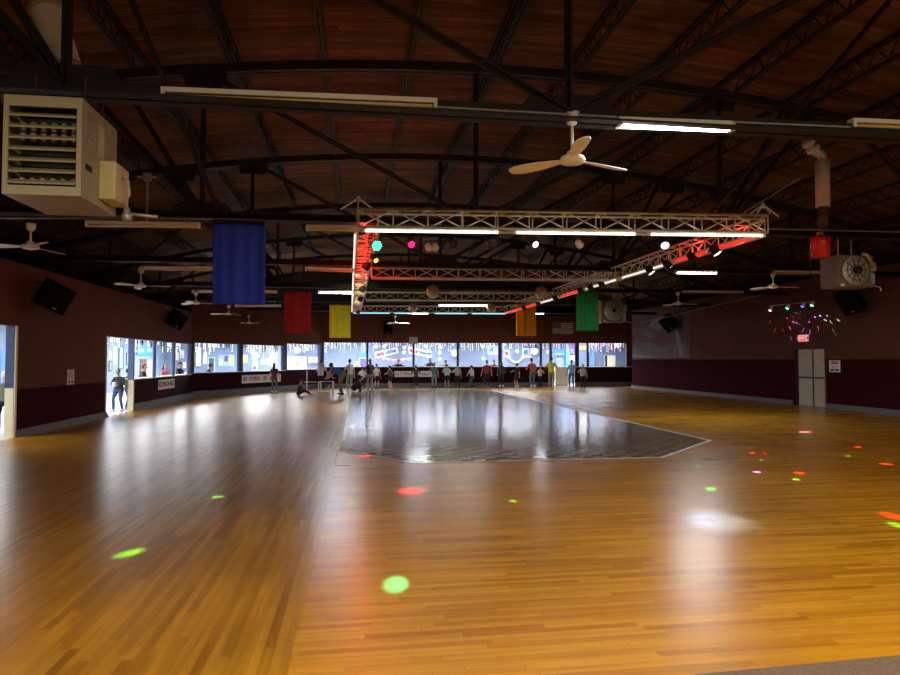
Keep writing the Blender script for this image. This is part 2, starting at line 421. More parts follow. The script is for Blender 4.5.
# ================================================================== ROOF STEEL
TC = 2.15
truss_lab = ['dark steel roof truss carrying the nearest strip lights and fan', 'dark steel roof truss with the blue banner hung from it',
             'dark steel roof truss in third place from the camera', 'dark steel roof truss with red and green banners hung from it',
             'dark steel roof truss with the yellow banner hung from it', 'dark steel roof truss closest to the windowed end wall']
BN = [TC - 10.2, TC - 4.85, TC, TC + 4.85, TC + 10.2]
TN = [TC - 12.4, TC - 6.6, TC - 4.85, TC + 4.85, TC + 6.6, TC + 12.4]
meshes_t = None
for i, y in enumerate(TY):
    t = thing('roof_truss', truss_lab[i], 'roof truss', (0, y, CHZ), 0, 'bowstring roof trusses')
    if meshes_t is None:
        P = []
        b = MB()
        for dy in (-.075, .075): b.span((-12.8, dy - .06, 0), (18.3, dy + .06, .022)); b.span((-12.8, dy - .008 + math.copysign(.05, -dy), 0), (18.3, dy + .008 + math.copysign(.05, -dy), .15))
        P.append(('bottom_chord', b))
        b = MB(); xs = [-12.8 + k * .9 for k in range(36)]
        for dy in (-.07, .07):
            for k in range(35): b.bar((xs[k], dy, roof_chord(xs[k]) - CHZ), (xs[k + 1] + .01, dy, roof_chord(xs[k + 1]) - CHZ), .1, .16)
        P.append(('top_chord', b))
        rc = lambda x: roof_chord(x) - CHZ
        web = []
        for x in BN: web.append((x, .1, x, rc(x)))
        for a, c in ((TC, TC - 4.85), (TC, TC + 4.85), (TC - 4.85, TC - 6.25), (TC + 4.85, TC + 6.25), (TC - 4.85, TC - 6.9), (TC + 4.85, TC + 6.9), (TC - 10.2, TC - 7.6), (TC + 10.2, TC + 7.6), (TC - 10.2, TC - 13), (TC + 10.2, TC + 13)):
            web.append((a, .1, c, rc(c)))
        for (x0, z0, x1, z1) in web:
            b = MB(); w = .10 if abs(x0 - x1) > .1 or x0 in BN else .07
            for dy in (-.035, .035): b.bar((x0, dy, z0), (x1, dy, z1), .02, w, (0, 1, 0))
            b.bar((x0, 0, z0), (x1, 0, z1), w * .9, .03, (0, 1, 0))
            P.append(('web_member', b))
        for x in BN:
            w = .62
            P.append(('gusset_plate', MB().prism([(x - w, -.012, .03), (x + w, -.012, .03), (x + w * .62, -.012, .30), (x - w * .62, -.012, .30)], (0, .024, 0))))
        for x in TN[1:-1]:
            P.append(('gusset_plate', MB().prism([(x - .3, -.012, rc(x) - .3), (x + .3, -.012, rc(x) - .3), (x + .4, -.012, rc(x)), (x - .4, -.012, rc(x))], (0, .024, 0))))
        meshes_t = [(n, b.mesh(n, M_steel)) for n, b in P]
    for n, me in meshes_t:
        o = bpy.data.objects.new(n, me); COL.objects.link(o); o.parent = t

# open web bar joists between the trusses
JL = 5.28
def zig(b, z0, z1, n, y0, y1, w=.018):
    st = (y1 - y0) / n
    for k in range(n):
        ya = y0 + k * st
        a, c = (z0, z1) if k % 2 == 0 else (z1, z0)
        b.bar((0, ya, a), (0, ya + st, c), w, w, (1, 0, 0))
b1 = MB(); [b1.span((s * .035 - .025, -JL / 2, -.06), (s * .035 + .025, JL / 2, -.01)) for s in (-1, 1)]
b2 = MB(); [b2.span((s * .03 - .02, -JL / 2 + .25, -.40), (s * .03 + .02, JL / 2 - .25, -.36)) for s in (-1, 1)]
b3 = MB(); zig(b3, -.37, -.04, 20, -JL / 2 + .2, JL / 2 - .2)
JM = [('top_chord', b1.mesh('top_chord', M_steel)), ('bottom_chord', b2.mesh('bottom_chord', M_steel)), ('web', b3.mesh('web', M_steel))]
bays = [(9.1, 'first and second'), (14.42, 'second and third'), (19.8, 'third and fourth'), (25.2, 'fourth and fifth'), (30.6, 'fifth and last')]
for yb, nm in bays:
    for k in range(-9, 9):
        x = TC + .35 + k * 1.57
        t = thing('bar_joist', 'dark open web bar joist under roof boards between %s truss' % nm, 'bar joist', (x, yb, roof_z(x)), 0, 'bar joists between the %s roof truss' % nm)
        for n, me in JM:
            o = bpy.data.objects.new(n, me); COL.objects.link(o); o.parent = t
# sway braces running down from one truss to the next
for (p, q, lab) in (((on_y(131, 0, 8.6)), on_y(221, 217, 11.7), 'thin dark brace slanting steeply behind the cream unit heater'),
                    ((on_y(890, 0, 8.6)), on_y(700, 227, 11.65), 'thin dark brace slanting above the lit near strip light')):
    tag(MB().bar(p, q, .06, .06).build('sway_brace', M_steel), lab, 'roof brace', 'sway braces')
for (a, c, y, lab) in (((0, 218), (213, 219), 11.6, 'thin grey conduit along the truss beside the blue banner'), ((437, 107), (617, 117), 6.35, 'grey conduit joining the two nearest strip lights'), ((733, 122), (850, 127), 6.35, 'grey conduit running on from the lit near strip light'), ((770, 229), (900, 232), 11.6, 'thin grey conduit passing over the fan heater')):
    pts = [on_y(*a, y), on_y(*c, y)]
    tag(MB().tube(pts, .013, 8).build('conduit', M_galv), lab, 'conduit')
# straight rods and cable bracing seen over the right side
for (a, ya, c, yc, lab) in (((735, 218), 11.6, (800, 178), 11.6, 'thin slanting rod above the far end of the light rig'),
                            ((640, 323), 27.8, (770, 293), 22.4, 'thin wire stay over the long wall by the fan')):
    tag(MB().tube([on_y(*a, ya), on_y(*c, yc)], .012, 6).build('stay_rod', M_galv), lab, 'stay rod')
# ================================================================== STRIP LIGHTS
def strip_light(p0, p1, y, lit, label, zdrop=0, tubes=2):
    """p0,p1: ends of the housing (pixels on the plane at depth y)"""
    a, c = on_y(*p0, y), on_y(*p1, y); mid = (a + c) / 2; L = (c - a).length
    t = thing('strip_light', label, 'strip light', mid, 0, 'fluorescent strip lights')
    ang = math.atan2(c.z - a.z, c.x - a.x); R = Matrix.Rotation(-ang, 3, 'Y')
    b = MB(); b.bbox((0, 0, .03), (L, .11, .05), .006, R); b.build('housing', M_white, t)
    mt = {0: M_tubeoff, 1: M_lit, 2: M_litw}[lit]
    for s in (-1, 1):
        e = R @ V((L / 2 - .05, 0, 0)); MB().tube([-e + V((0, s * .03, -.025)), e + V((0, s * .03, -.025))], .019, 10).build('tube', mt, t, True)
        MB().box(R @ V((s * (L / 2 - .02), 0, -.015)), (.035, .11, .06), R).build('lamp_holder', M_white, t)
    b = MB(); dz = max(.05, min(1.0, CHZ - mid.z)) if mid.z < CHZ else .03
    for s in (-1, 1): b.tube([R @ V((s * L * .36, 0, .05)), R @ V((s * L * .36, 0, .055)) + V((0, 0, dz - .02))], .006, 6)
    b.build('hanger_rod', M_galv, t)
    if lit:
        ld = bpy.data.lights.new('strip lamp', 'AREA'); ld.shape = 'RECTANGLE'; ld.size = L; ld.size_y = .12
        ld.energy = ({1: 130, 2: 90}[lit] if y > 10 else 45); ld.color = (.92, .97, 1) if lit == 1 else (1, .93, .75)
        lo = bpy.data.objects.new('strip_lamp_light', ld); COL.objects.link(lo); lo.location = mid - V((0, 0, .07))
        lo.rotation_euler = (0, -ang, 0)
    return t
y1 = 6.4
strip_light((162, 94), (437, 105), y1, 0, 'long unlit yellowed strip light nearest the camera')
strip_light((617, 123), (733, 127.5), y1, 1, 'brightly lit strip light beside the nearest ceiling fan')
strip_light((850, 124), (985, 130), y1, 0, 'unlit yellowed strip light cut off by the picture edge')
y2 = 11.65
strip_light((86, 224), (200, 225.5), y2, 0, 'unlit strip light between the cream heater and blue banner')
strip_light((306, 228), (441, 230), y2, 0, 'unlit strip light crossing behind the corner of the light rig')
strip_light((546, 231), (646, 233), y2, 0, 'unlit strip light just behind the front of the light rig')
y3 = 17.0
strip_light((140, 268.5), (238, 269), y3, 0, 'unlit strip light partly hidden by the blue banner')
strip_light((305, 269), (352, 270.5), y3, 0, 'short unlit strip light left of the red lit truss')
strip_light((675, 272), (717, 272.5), y3, 1, 'short lit strip light under the sloping side of the rig')
strip_light((773, 272.5), (820, 273), y3, 0, 'unlit strip light next to the fan heater with round grille')
y4 = 22.4
strip_light((192, 291.5), (277, 292), y4, 0, 'unlit strip light between blue and red banners')
strip_light((318, 292), (353, 292.5), y4, 1, 'short lit strip light above the yellow banner')
strip_light((682, 292), (743, 292.5), y4, 0, 'unlit strip light beneath the short lit one by the rig')
strip_light((450, 293), (489, 293.5), y4, 0, 'unlit strip light between the two mirror balls')
y5 = 27.8
strip_light((235, 306), (281, 306), y5, 0, 'small unlit strip light behind the red banner')
strip_light((438, 305), (489, 305), y5, 2, 'warm lit strip light at the far end of the rig')
y6 = 33.2
strip_light((407, 313), (429, 313), y6, 1, 'far lit strip light between two mirror balls')
strip_light((524, 313.4), (544, 313.4), y6, 1, 'far lit strip light behind the orange banner')

# ================================================================== CEILING FANS
def make_fan(label, loc, drop, rz, group='white three blade ceiling fans'):
    """loc = ceiling mount; blades hang `drop` below"""
    t = thing('ceiling_fan', label, 'ceiling fan', loc, rz, group)
    MB().lathe([(.02, 0), (.075, -.01), (.07, -.09), (.045, -.13), (.02, -.14)], n=18).build('canopy', M_white, t, True)
    MB().tube([(0, 0, -.12), (0, 0, -drop + .06)], .016, 10).build('downrod', M_white, t, True)
    MB().lathe([(.02, .10), (.055, .085), (.06, .045), (.12, .03), (.135, 0), (.12, -.03), (.05, -.045), (.01, -.05)], (0, 0, -drop), 22).build('motor', M_white, t, True)
    for k in range(3):
        b = MB(); R = Matrix.Rotation(k * 2 * PI / 3, 3, 'Z')
        R2 = R @ Matrix.Rotation(math.radians(13), 3, 'X')
        prof = [(.10, .028), (.2, .05), (.35, .078), (.52, .088), (.63, .082), (.70, .055), (.72, .02)]
        up = [(x, w) for x, w in prof] + [(x, -w) for x, w in prof[::-1]]
        pts = [R2 @ V((x, w, 0)) + V((0, 0, -drop - .02 * x)) for x, w in up]
        b.prism(pts, R2 @ V((0, 0, .008)))
        bl = b.build('blade', M_white, t)
    return t
def fan_at(px, pm, ph, y, rz, label):
    m = on_y(px, pm, y); h = on_y(px, ph, y)
    return make_fan(label, m, m.z - h.z, rz)
fan_at(572, 112, 160, 6.4, math.radians(20), 'cream ceiling fan nearest the camera beside the lit strip light')
fan_at(31, 223, 247, 11.6, math.radians(70), 'white ceiling fan below the cream unit heater')
fan_at(141, 268, 286, 17.0, math.radians(-5), 'white ceiling fan beneath the strip light left of the blue banner')
fan_at(196, 291, 303, 22.3, math.radians(20), 'white ceiling fan half hidden by the blue banner')
fan_at(229, 305, 314, 27.7, math.radians(60), 'small white ceiling fan under the lower edge of the blue banner')
fan_at(249, 315, 323, 33, math.radians(-40), 'tiny white ceiling fan above the flag near the corner')
fan_at(395, 315, 323, 33, math.radians(0), 'tiny white ceiling fan above the back wall speaker')
fan_at(678, 292, 304, 22.3, math.radians(-8), 'white ceiling fan above the speaker on the mural')
fan_at(773, 272.5, 287, 17.0, math.radians(-8), 'white ceiling fan beside the fan heater and red canister')

# ================================================================== UNIT HEATERS
def louvre_heater():
    w, h, d = .60, .82, .77
    loc = V((-2.57, 5.7, 3.0))   # centre of front bottom edge
    t = thing('unit_heater', 'large cream louvred unit heater hung in the near corner', 'heater', loc, 0)
    b = MB(); s = .012
    b.span((-w / 2, 0, 0), (-w / 2 + s, d, h)); b.span((w / 2 - s, 0, 0), (w / 2, d, h))
    b.span((-w / 2 + s, 0, h - s), (w / 2 - s, d, h)); b.span((-w / 2 + s, 0, 0), (w / 2 - s, d, s)); b.span((-w / 2 + s, d - s, s), (w / 2 - s, d, h - s))
    # front frame
    b.span((-w / 2, -.012, h - .09), (w / 2, 0, h)); b.span((-w / 2, -.012, 0), (w / 2, 0, .075))
    b.span((-w / 2, -.012, .075), (-w / 2 + .04, 0, h - .09)); b.span((w / 2 - .04, -.012, .075), (w / 2, 0, h - .09))
    b.build('casing', M_beige, t)
    MB().span((-w / 2 + .02, .24, .02), (w / 2 - .02, .26, h - .02)).build('dark_backing', M_ink, t)  # flat black sheet put in as the dark interior behind the louvres
    for r, z in enumerate((.60, .52, .15)):
        for k in range(6): MB().tube([(-.2 + k * .08, .10, z - .045), (-.2 + k * .08, .10, z + .03)], .026, 8).build('burner_tube', M_galv, t, True)
    for k in range(7):
        z = .125 + k * .0925
        b = MB(); b.prism([(-w / 2 + .042, -.03, z - .025), (-w / 2 + .042, .06, z + .02), (-w / 2 + .042, .064, z + .008), (-w / 2 + .042, -.024, z - .038)], (w - .084, 0, 0))
        b.build('louvre', M_beige, t)
    pl = MB().span((w / 2, .06, .50), (w / 2 + .003, .27, .78)).build('rating_plate', mat('grey data plate', (.36, .32, .24), .5, linear=True), t)
    b = MB()
    for k in range(8): b.span((w / 2 + .003, .08, .53 + k * .03), (w / 2 + .0045, .25 - (k % 3) * .03, .535 + k * .03))
    b.build('plate_text', M_ink, pl)
    MB().span((w / 2, .34, .44), (w / 2 + .003, .46, .72)).build('label_sticker', mat('pale sticker', (.5, .44, .28), .5, linear=True), t)
    MB().span((w / 2, .07, .25), (w / 2 + .003, .2, .30)).build('name_badge', M_ink, t)
    MB().bbox((w / 2 + .07, .52, .24), (.14, .34, .34), .008).build('control_box', M_yel, t)
    b = MB(); b.tube([(w / 2 + .14, .5, .3), (w / 2 + .20, .5, .27), (w / 2 + .21, .5, .15), (w / 2 + .16, .5, .05)], .012, 8)
    b.build('flexible_conduit', M_galv, t, True)
    b = MB(); b.lathe([(.02, -.06), (.045, -.05), (.045, 0), (.03, .02), (.03, .06), (.015, .07)], (w / 2 + .15, .62, -.01), 12); b.tube([(w / 2 + .15, .62, 0), (w / 2 + .42, .62, -.02)], .016, 8)
    b.build('gas_valve', M_galv, t, True)
    for x, y in ((-.2, .3), (.2, .3), (-.2, .7), (.2, .7)):
        MB().tube([(x, y, h - .01), (x, y, CHZ + .02 - loc.z)], .008, 6).build('hanger_rod', M_black, t)
    return t
louvre_heater()
# flue of the near heater
b = MB(); p = [on_y(67, 73, 6.75), on_y(47, 9, 6.75), on_y(44, -40, 6.75)]
t = thing('flue_pipe', 'white insulated flue rising above the cream unit heater', 'flue', p[0], 0)
R0 = p[0].copy()
MB().tube([q - R0 for q in p], [.15, .15, .14], 16).build('pipe', mat('off white flue jacket', (.62, .56, .42), .6, linear=True, var=.15), t, True)
q = p[1] - R0; dv = (p[1] - p[0]).normalized(); m_band = mat('tan jacket band', (.42, .28, .11), .6, linear=True)
MB().tube([q - dv * .03, q + dv * .03], .165, 16).build('band', m_band, t, True); MB().tube([dv * .02, dv * .07], .156, 16).build('band', m_band, t, True)

def fan_heater(name, label, loc, w, h, d, group=None):
    """heater seen from its motor side; loc = centre of the near face bottom"""
    t = thing(name, label, 'heater', loc, 0, group)
    m_case = mat('grey brown heater casing', (.17, .135, .115), .5, .2, linear=True, var=.1)
    MB().bbox((0, d / 2, h / 2), (w, d, h), .012).build('casing', m_case, t)
    R = Matrix.Rotation(PI / 2, 3, 'X')
    MB().lathe([(.25 * h / .55, -.012), (.26 * h / .55, .02), (.24 * h / .55, .03), (.05, .035)], (-.02 * w, 0, h * .52), 24, R).build('fan_ring', M_galv, t, True)
    b = MB()
    for k in range(10):
        a = k * PI / 5; r = .22 * h / .55
        b.bar((-.02 * w + .05 * math.cos(a), -.04, h * .52 + .05 * math.sin(a)), (-.02 * w + r * math.cos(a), -.036, h * .52 + r * math.sin(a)), .012)
    for r in (.10, .17):
        ps = [(-.02 * w + r * h / .55 * math.cos(k * PI / 8), -.04, h * .52 + r * h / .55 * math.sin(k * PI / 8)) for k in range(17)]
        b.tube(ps, .005, 5, False)
    b.build('fan_guard', M_black, t)
    MB().lathe([(.02, 0), (.075, .01), (.075, .09), (.03, .10)], (-.02 * w, -.03, h * .52), 14, R).build('fan_motor', M_ink, t, True)
    b = MB(); b.tube([(.1, -.06, h * 1.02), (.2, -.07, h * .98), (.34, -.08, h * .62)], .04, 10); b.build('vent_elbow', mat('brass coloured pipe', (.5, .36, .16), .35, .5, linear=True), t, True)
    b = MB(); b.span((w * .36, -.06, .06), (w * .47, 0, h * .42)); b.span((w * .36, -.07, h * .5), (w * .5, 0, h * .75)); b.build('gas_train', M_galv, t)
    b = MB(); b.tube([(w * .3, -.05, .04), (w * .62, -.05, 0), (w * .64, -.05, -.08)], .014, 6); b.build('gas_pipe', M_galv, t)
    MB().span((-w * .42, -.006, .01), (-w * .32, 0, .06)).build('badge', M_whitep, t)
    return t
hl = V((on_y(856, 287, 11.7).x, 11.7, on_y(856, 287, 11.7).z)); 
hw = on_y(874, 287, 11.7).x - on_y(838, 287, 11.7).x; hh = on_y(856, 255, 11.7).z - hl.z
fh = fan_heater('unit_heater', 'hanging heater with round fan grille next to red canister', hl, hw, hh, .5)
for x in (-.22, .08):
    MB().tube([(x, .2, hh - .01), (x, .2, CHZ + .02 - hl.z)], .014, 6).build('hanger_rod', M_galv, fh)
# its flue
p0, p1 = on_y(823, 207, 11.95), on_y(823, 161, 11.95)
t = thing('flue_pipe', 'white flue pipe above the fan grille heater', 'flue', p0)
MB().tube([(0, 0, 0), (0, 0, p1.z - p0.z)], .135, 16).build('pipe', mat('pinkish white flue jacket', (.58, .48, .40), .6, linear=True, var=.15), t, True)
MB().tube([(0, 0, -.55), (0, 0, .01)], .10, 14).build('lower_pipe', mat('rusty brown pipe', (.09, .055, .04), .6, linear=True, var=.3), t, True)
e = on_y(811, 146, 11.95) - p0
b = MB(); up_ = V((0, 0, p1.z - p0.z)); b.tube([up_, up_ + V((0, 0, .12)), e + V((.05, 0, -.08)), e + V((-.12, 0, .14))], .10, 14); b.build('elbow', M_galv, t, True)
b = MB(); b.tube([e + V((.07, 0, -.1)), e + V((.02, 0, -.03))], .135, 14); b.tube([e + V((-.02, 0, .02)), e + V((-.08, 0, .1))], .135, 14); b.build('elbow_band', mat('pinkish white flue jacket', (0, 0, 0)), t, True)
# red canister
c0 = on_y(820.5, 258, 11.55); c1 = on_y(820.5, 237, 11.55); r = (on_y(829, 250, 11.55).x - on_y(812, 250, 11.55).x) / 2; hc = c1.z - c0.z
t = thing('fire_canister', 'glossy red canister hung by the fan grille heater', 'canister', c0)
m_red = mat('glossy red plastic', (.62, .02, .015), .25, linear=True)
MB().lathe([(r * .8, 0), (r * .9, .01), (r, hc * .9), (r * .95, hc), (r * .4, hc * 1.02)], n=20).build('body', m_red, t, True)
b = MB(); b.span((-.05, -.04, hc), (.05, .04, hc + .09)); b.build('bracket', M_whitep, t)
MB().tube([(0, 0, hc + .08), (0, 0, CHZ + .02 - c0.z)], .012, 6).build('hanger_rod', M_black, t)
MB().tube([(-r * .9, 0, hc * .7), (-r * 1.2, 0, hc * .2), (-r * 1.2, 0, -.3), (-.02, 0, -.52)], .008, 6).build('cable', M_black, t, True)
# far heater
hl = on_y(614, 322, 24.5); hw = on_y(626, 322, 24.5).x - on_y(601.5, 322, 24.5).x; hh = on_y(614, 300, 24.5).z - hl.z
fh = fan_heater('unit_heater', 'distant hanging heater between green banner and mural', hl, hw, hh, .6)
MB().bbox((-hw / 2 - .06, .1, hh * .45), (.13, .16, hh * 1.05), .01).build('side_panel', M_cream, fh)
for x in (-.3, .3): MB().tube([(x, .25, hh - .01), (x, .25, CHZ + .9 - hl.z)], .012, 6).build('hanger_rod', M_black, fh)
p0, p1 = on_y(616, 303, 24.7), on_y(616, 250, 24.7)
t = thing('flue_pipe', 'tan flue pipe of the distant heater by the green banner', 'flue', p0)
MB().tube([(0, 0, 0), (0, 0, p1.z - p0.z)], .13, 12).build('pipe', mat('tan flue jacket', (.42, .30, .17), .6, linear=True, var=.2), t, True)
MB().tube([(0, 0, (p1.z - p0.z) * .36), (0, 0, (p1.z - p0.z) * .44)], .15, 12).build('band', M_galv, t, True)
# junction box with stem above the strip light near the blue banner
p = on_y(147.5, 177, 11.4)
t = thing('conduit_box', 'galvanised junction box on a stem above a strip light', 'junction box', p)
MB().bbox((0, 0, 0), (.12, .1, .13), .01).build('box', M_galv, t)
b = MB(); b.tube([(0, 0, -.06), (0, 0, on_y(148, 224, 11.4).z - p.z + .05)], .018, 8); b.tube([(-.16, 0, 0), (.14, 0, 0)], .02, 8); b.build('stem', M_galv, t)

# ================================================================== BANNERS AND FLAGS
def cloth(wd, ht, nx, nz, amp, waves, ph, grow=.35):
    b = MB(); th = .006
    def f(u, v): return amp * (grow + (1 - grow) * v) * math.sin(waves * u * 2 * PI + ph + v * .8) + amp * .5 * math.sin(waves * 2.3 * u * 2 * PI + ph * 2)
    for k in (0, 1):
        for j in range(nz + 1):
            for i in range(nx + 1):
                u, v = i / nx, j / nz
                b.v.append(((u - .5) * wd, f(u, v) + k * th, -v * ht))
    W = nx + 1; S = W * (nz + 1)
    for j in range(nz):
        for i in range(nx):
            q = (j * W + i, j * W + i + 1, (j + 1) * W + i + 1, (j + 1) * W + i)
            b.face(q[::-1]); b.face([S + k for k in q])
    rim = [(0 * W + i, 0 * W + i + 1) for i in range(nx)] + [(nz * W + i + 1, nz * W + i) for i in range(nx)] + [((j + 1) * W, j * W) for j in range(nz)] + [(j * W + nx, (j + 1) * W + nx) for j in range(nz)]
    for a, c in rim: b.face((a, c, c + S, a + S))
    return b
def banner(pl, pt, pr, pb, y, m, label, waves, ph, top_z=None):
    a, c = on_y(pl, pt, y), on_y(pr, pb, y); w = c.x - a.x; ht = a.z - c.z
    t = thing('hanging_banner', label, 'banner', ((a.x + c.x) / 2, y, a.z), 0, 'plain coloured banners hung from the roof')
    cloth(w, ht, 30, 16, .022, waves, ph).build('cloth', m, t, True)
    MB().tube([(-w / 2 - .04, .003, .004), (w / 2 + .04, .003, .004)], .014, 8).build('rod', M_black, t)
    b = MB()
    for s in (-1, 1): b.tube([(s * w * .42, .003, .01), (s * w * .42, .003, max(.06, CHZ + .02 - a.z))], .006, 5)
    b.build('cords', M_black, t)
banner(213, 221, 265, 305, 11.55, mat('royal blue banner cloth', (.018, .052, .60), .75, linear=True, var=.08), 'large plain blue banner hanging from the roof', 1.6, .4)
banner(284, 291.5, 311, 333, 22.3, mat('red banner cloth', (.42, .010, .018), .75, linear=True, var=.08), 'plain red banner hanging from the roof', 1.2, 2)
banner(329.5, 304.5, 350.5, 338, 27.7, mat('yellow banner cloth', (.92, .80, .018), .75, linear=True, var=.08), 'plain yellow banner hanging from the roof', 1.5, 1)
banner(516, 304, 536, 336, 27.7, mat('orange yellow banner cloth', (.95, .46, .015), .75, linear=True, var=.08), 'plain orange banner hanging from the roof', 1.4, 1.8)
banner(576, 290.5, 599, 331, 22.3, mat('green banner cloth', (.012, .34, .09), .75, linear=True, var=.08), 'plain green banner hanging from the roof', 2.2, .2)
m_fw = mat('flag pale stripe', (.62, .58, .55), .8, linear=True); m_fr = mat('flag dark stripe', (.10, .055, .055), .8, linear=True); m_fb = mat('flag dark blue canton', (.03, .05, .11), .8, linear=True)
def us_flag(pl, pt, pr, pb, label):
    y = BY - .03; a, c = on_y(pl, pt, y), on_y(pr, pb, y); w = c.x - a.x; h = a.z - c.z
    t = thing('striped_flag', label, 'flag', (a.x, y, a.z), 0)
    b = MB()
    for k in range(13):
        b.cur = k % 2; x0 = w * .4 if k < 7 else 0
        b.span((x0, 0, -h * (k + 1) / 13), (w, .012, -h * k / 13))
    b.build('stripes', [m_fr, m_fw], t)
    ct = MB().span((0, -.001, -h * 7 / 13), (w * .4, .012, 0)).build('canton', m_fb, t)
    b = MB()
    for r in range(9):
        for k in range(6 if r % 2 == 0 else 5):
            cx = w * .4 * ((k + .5) / 6 + (r % 2) / 12); cz = -h * 7 / 13 * (r + .6) / 9.3; R_ = .022
            b.prism([(cx + (R_ if i % 2 == 0 else R_ * .4) * math.sin(i * PI / 5), -.0015, cz + (R_ if i % 2 == 0 else R_ * .4) * math.cos(i * PI / 5)) for i in range(10)], (0, -.002, 0))
    b.build('stars', m_fw, ct)
us_flag(254.8, 323, 275, 336, 'striped flag on the end wall beside the red banner')
us_flag(552.6, 322, 573.2, 334.3, 'striped flag on the end wall beside the green banner')

# ================================================================== SPEAKERS
def speaker(c, w, h, d, rz, tilt, roll, label, wallp):
    t = thing('wall_speaker', label, 'speaker', c, rz, 'black wall speakers')
    R = Matrix.Rotation(tilt, 3, 'X') @ Matrix.Rotation(roll, 3, 'Y')
    b = MB(); b.prism([R @ V(p) for p in ((-w / 2, -d / 2, -h / 2), (w / 2, -d / 2, -h / 2), (w * .33, d / 2, -h / 2), (-w * .33, d / 2, -h / 2))], R @ V((0, 0, h)))
    b.build('cabinet', M_spkc, t)
    MB().bbox(R @ V((0, -d / 2 - .008, 0)), (w * .92, .02, h * .92), .006, R).build('grille', M_spk, t)
    MB().box(R @ V((0, -d / 2 - .021, -h * .38)), (.1, .006, .03), R).build('badge', M_galv, t)
    Ri = Matrix.Rotation(-rz, 3, 'Z')
    MB().tube([R @ V((0, d / 2 - .05, h * .3)), Ri @ (V(wallp) - V(c))], .025, 8).build('wall_bracket', M_black, t)
speaker(V((LX + .42, 15.75, 3.1)), .62, .62, .45, math.radians(62), math.radians(22), math.radians(18), 'black speaker on the wall below the near ceiling fan', (LX + .01, 15.9, 3.42))
speaker(V((LX + .40, 25.8, 3.2)), .62, .62, .45, math.radians(62), math.radians(22), math.radians(22), 'black speaker on the wall above the corner half wall', (LX + .01, 26, 3.55))
speaker(V((RX - .42, 30.9, 3.55)), .70, .78, .45, math.radians(-60), math.radians(22), math.radians(-35), 'black speaker mounted in front of the pale mural', (RX - .01, 31, 4.1))
speaker(V((RX - .48, 18.6, 3.55)), .62, .78, .5, math.radians(-66), math.radians(28), math.radians(-15), 'black speaker high on the wall under the fan grille heater', (RX - .01, 18.8, 4.0))
speaker(V((on_y(388, 327, 38.8).x, 38.85, 3.6)), .55, .78, .4, 0, math.radians(10), 0, 'black speaker on the end wall beside the yellow banner', (on_y(388, 327, BY).x, BY - .005, 3.7))
# ================================================================== LIGHT RIG
RZ = 3.88
FLc, FRc, BLc, BRc = V((-.01, 11.1, RZ)), V((7.1, 10.55, RZ)), V((-.25, 30.6, RZ)), V((7.0, 30.1, RZ))
def box_truss(A, B, w, h, bay, label, m=M_alu, r=.024):
    A, B = V(A), V(B); t = B - A; L = t.length; t.normalize(); x = t.cross(V((0, 0, 1))).normalized(); z = V((0, 0, 1))
    o = thing('lighting_truss', label, 'lighting truss', A, 0, 'aluminium box trusses of the light rig')
    c = [x * (-w / 2), x * (w / 2), x * (-w / 2) + z * h, x * (w / 2) + z * h]
    for k in c: MB().tube([k, k + t * L], r, 8).build('chord', m, o, True)
    n = max(2, round(L / bay)); st = L / n; b = MB(); q = r * .55
    for i in range(n + 1):
        d = t * (i * st)
        for p1, p2 in ((0, 2), (1, 3), (0, 1), (2, 3)): b.tube([c[p1] + d, c[p2] + d], q, 5)
        if i < n:
            e = t * ((i + 1) * st)
            b.tube([c[1] + d, c[3] + e], q, 5); b.tube([c[3] + d, c[1] + e], q, 5)
            b.tube([c[0] + d, c[1] + e] if i % 2 else [c[1] + d, c[0] + e], q, 5)
    b.build('lattice', m, o)
    hb = MB()
    for s in (.12, .5, .88):
        d = t * (L * s) + z * h; hb.tube([d, d + z * (5.4 - RZ - h if False else .02)], .01, 5)
    return o
W_, H_ = .30, .30
box_truss(FLc, FRc, W_, H_, .58, 'front truss of the light rig with white tubes beneath')
box_truss(BLc, BRc, W_, H_, .58, 'farthest truss of the light rig with cyan tubes beneath')
box_truss(FLc + V((.17, .18, 0)), BLc - V((-.17, .18, 0)), .36, H_, .5, 'side truss of the light rig glowing red at its near end')
box_truss(FRc + V((0, .18, 0)), BRc - V((0, .18, 0)), W_, H_, .5, 'side truss of the light rig with red and white tubes beneath')
def side(k, s):
    A, B = (FLc, BLc) if s == 0 else (FRc, BRc); return A + (B - A) * k
for k, lab in ((.345, 'first cross truss behind the front of the light rig'), (.68, 'second cross truss of the light rig near the mirror balls')):
    a, c = side(k, 0) + V((.27, 0, 0)), side(k, 1); d = (c - a).normalized() * .18
    box_truss(a + d, c - d, W_, H_, .58, lab)
# peak brackets at the two near corners
for P_, lab in ((FLc, 'pointed aluminium corner bracket over the red end of the rig'), (FRc, 'pointed aluminium corner bracket over the free end of the rig')):
    t = thing('rig_corner_bracket', lab, 'corner bracket', P_ + V((0, 0, H_ + .02)))
    for dx, dy in ((-.3, 0), (.3, 0), (.0, -.2), (0, .3)): MB().tube([(0, 0, .2), (dx, dy, .0)], .014, 6).build('strut', M_alu, t)
    MB().tube([(0, 0, .14), (0, 0, .23)], .03, 8).build('cap', M_alu, t)
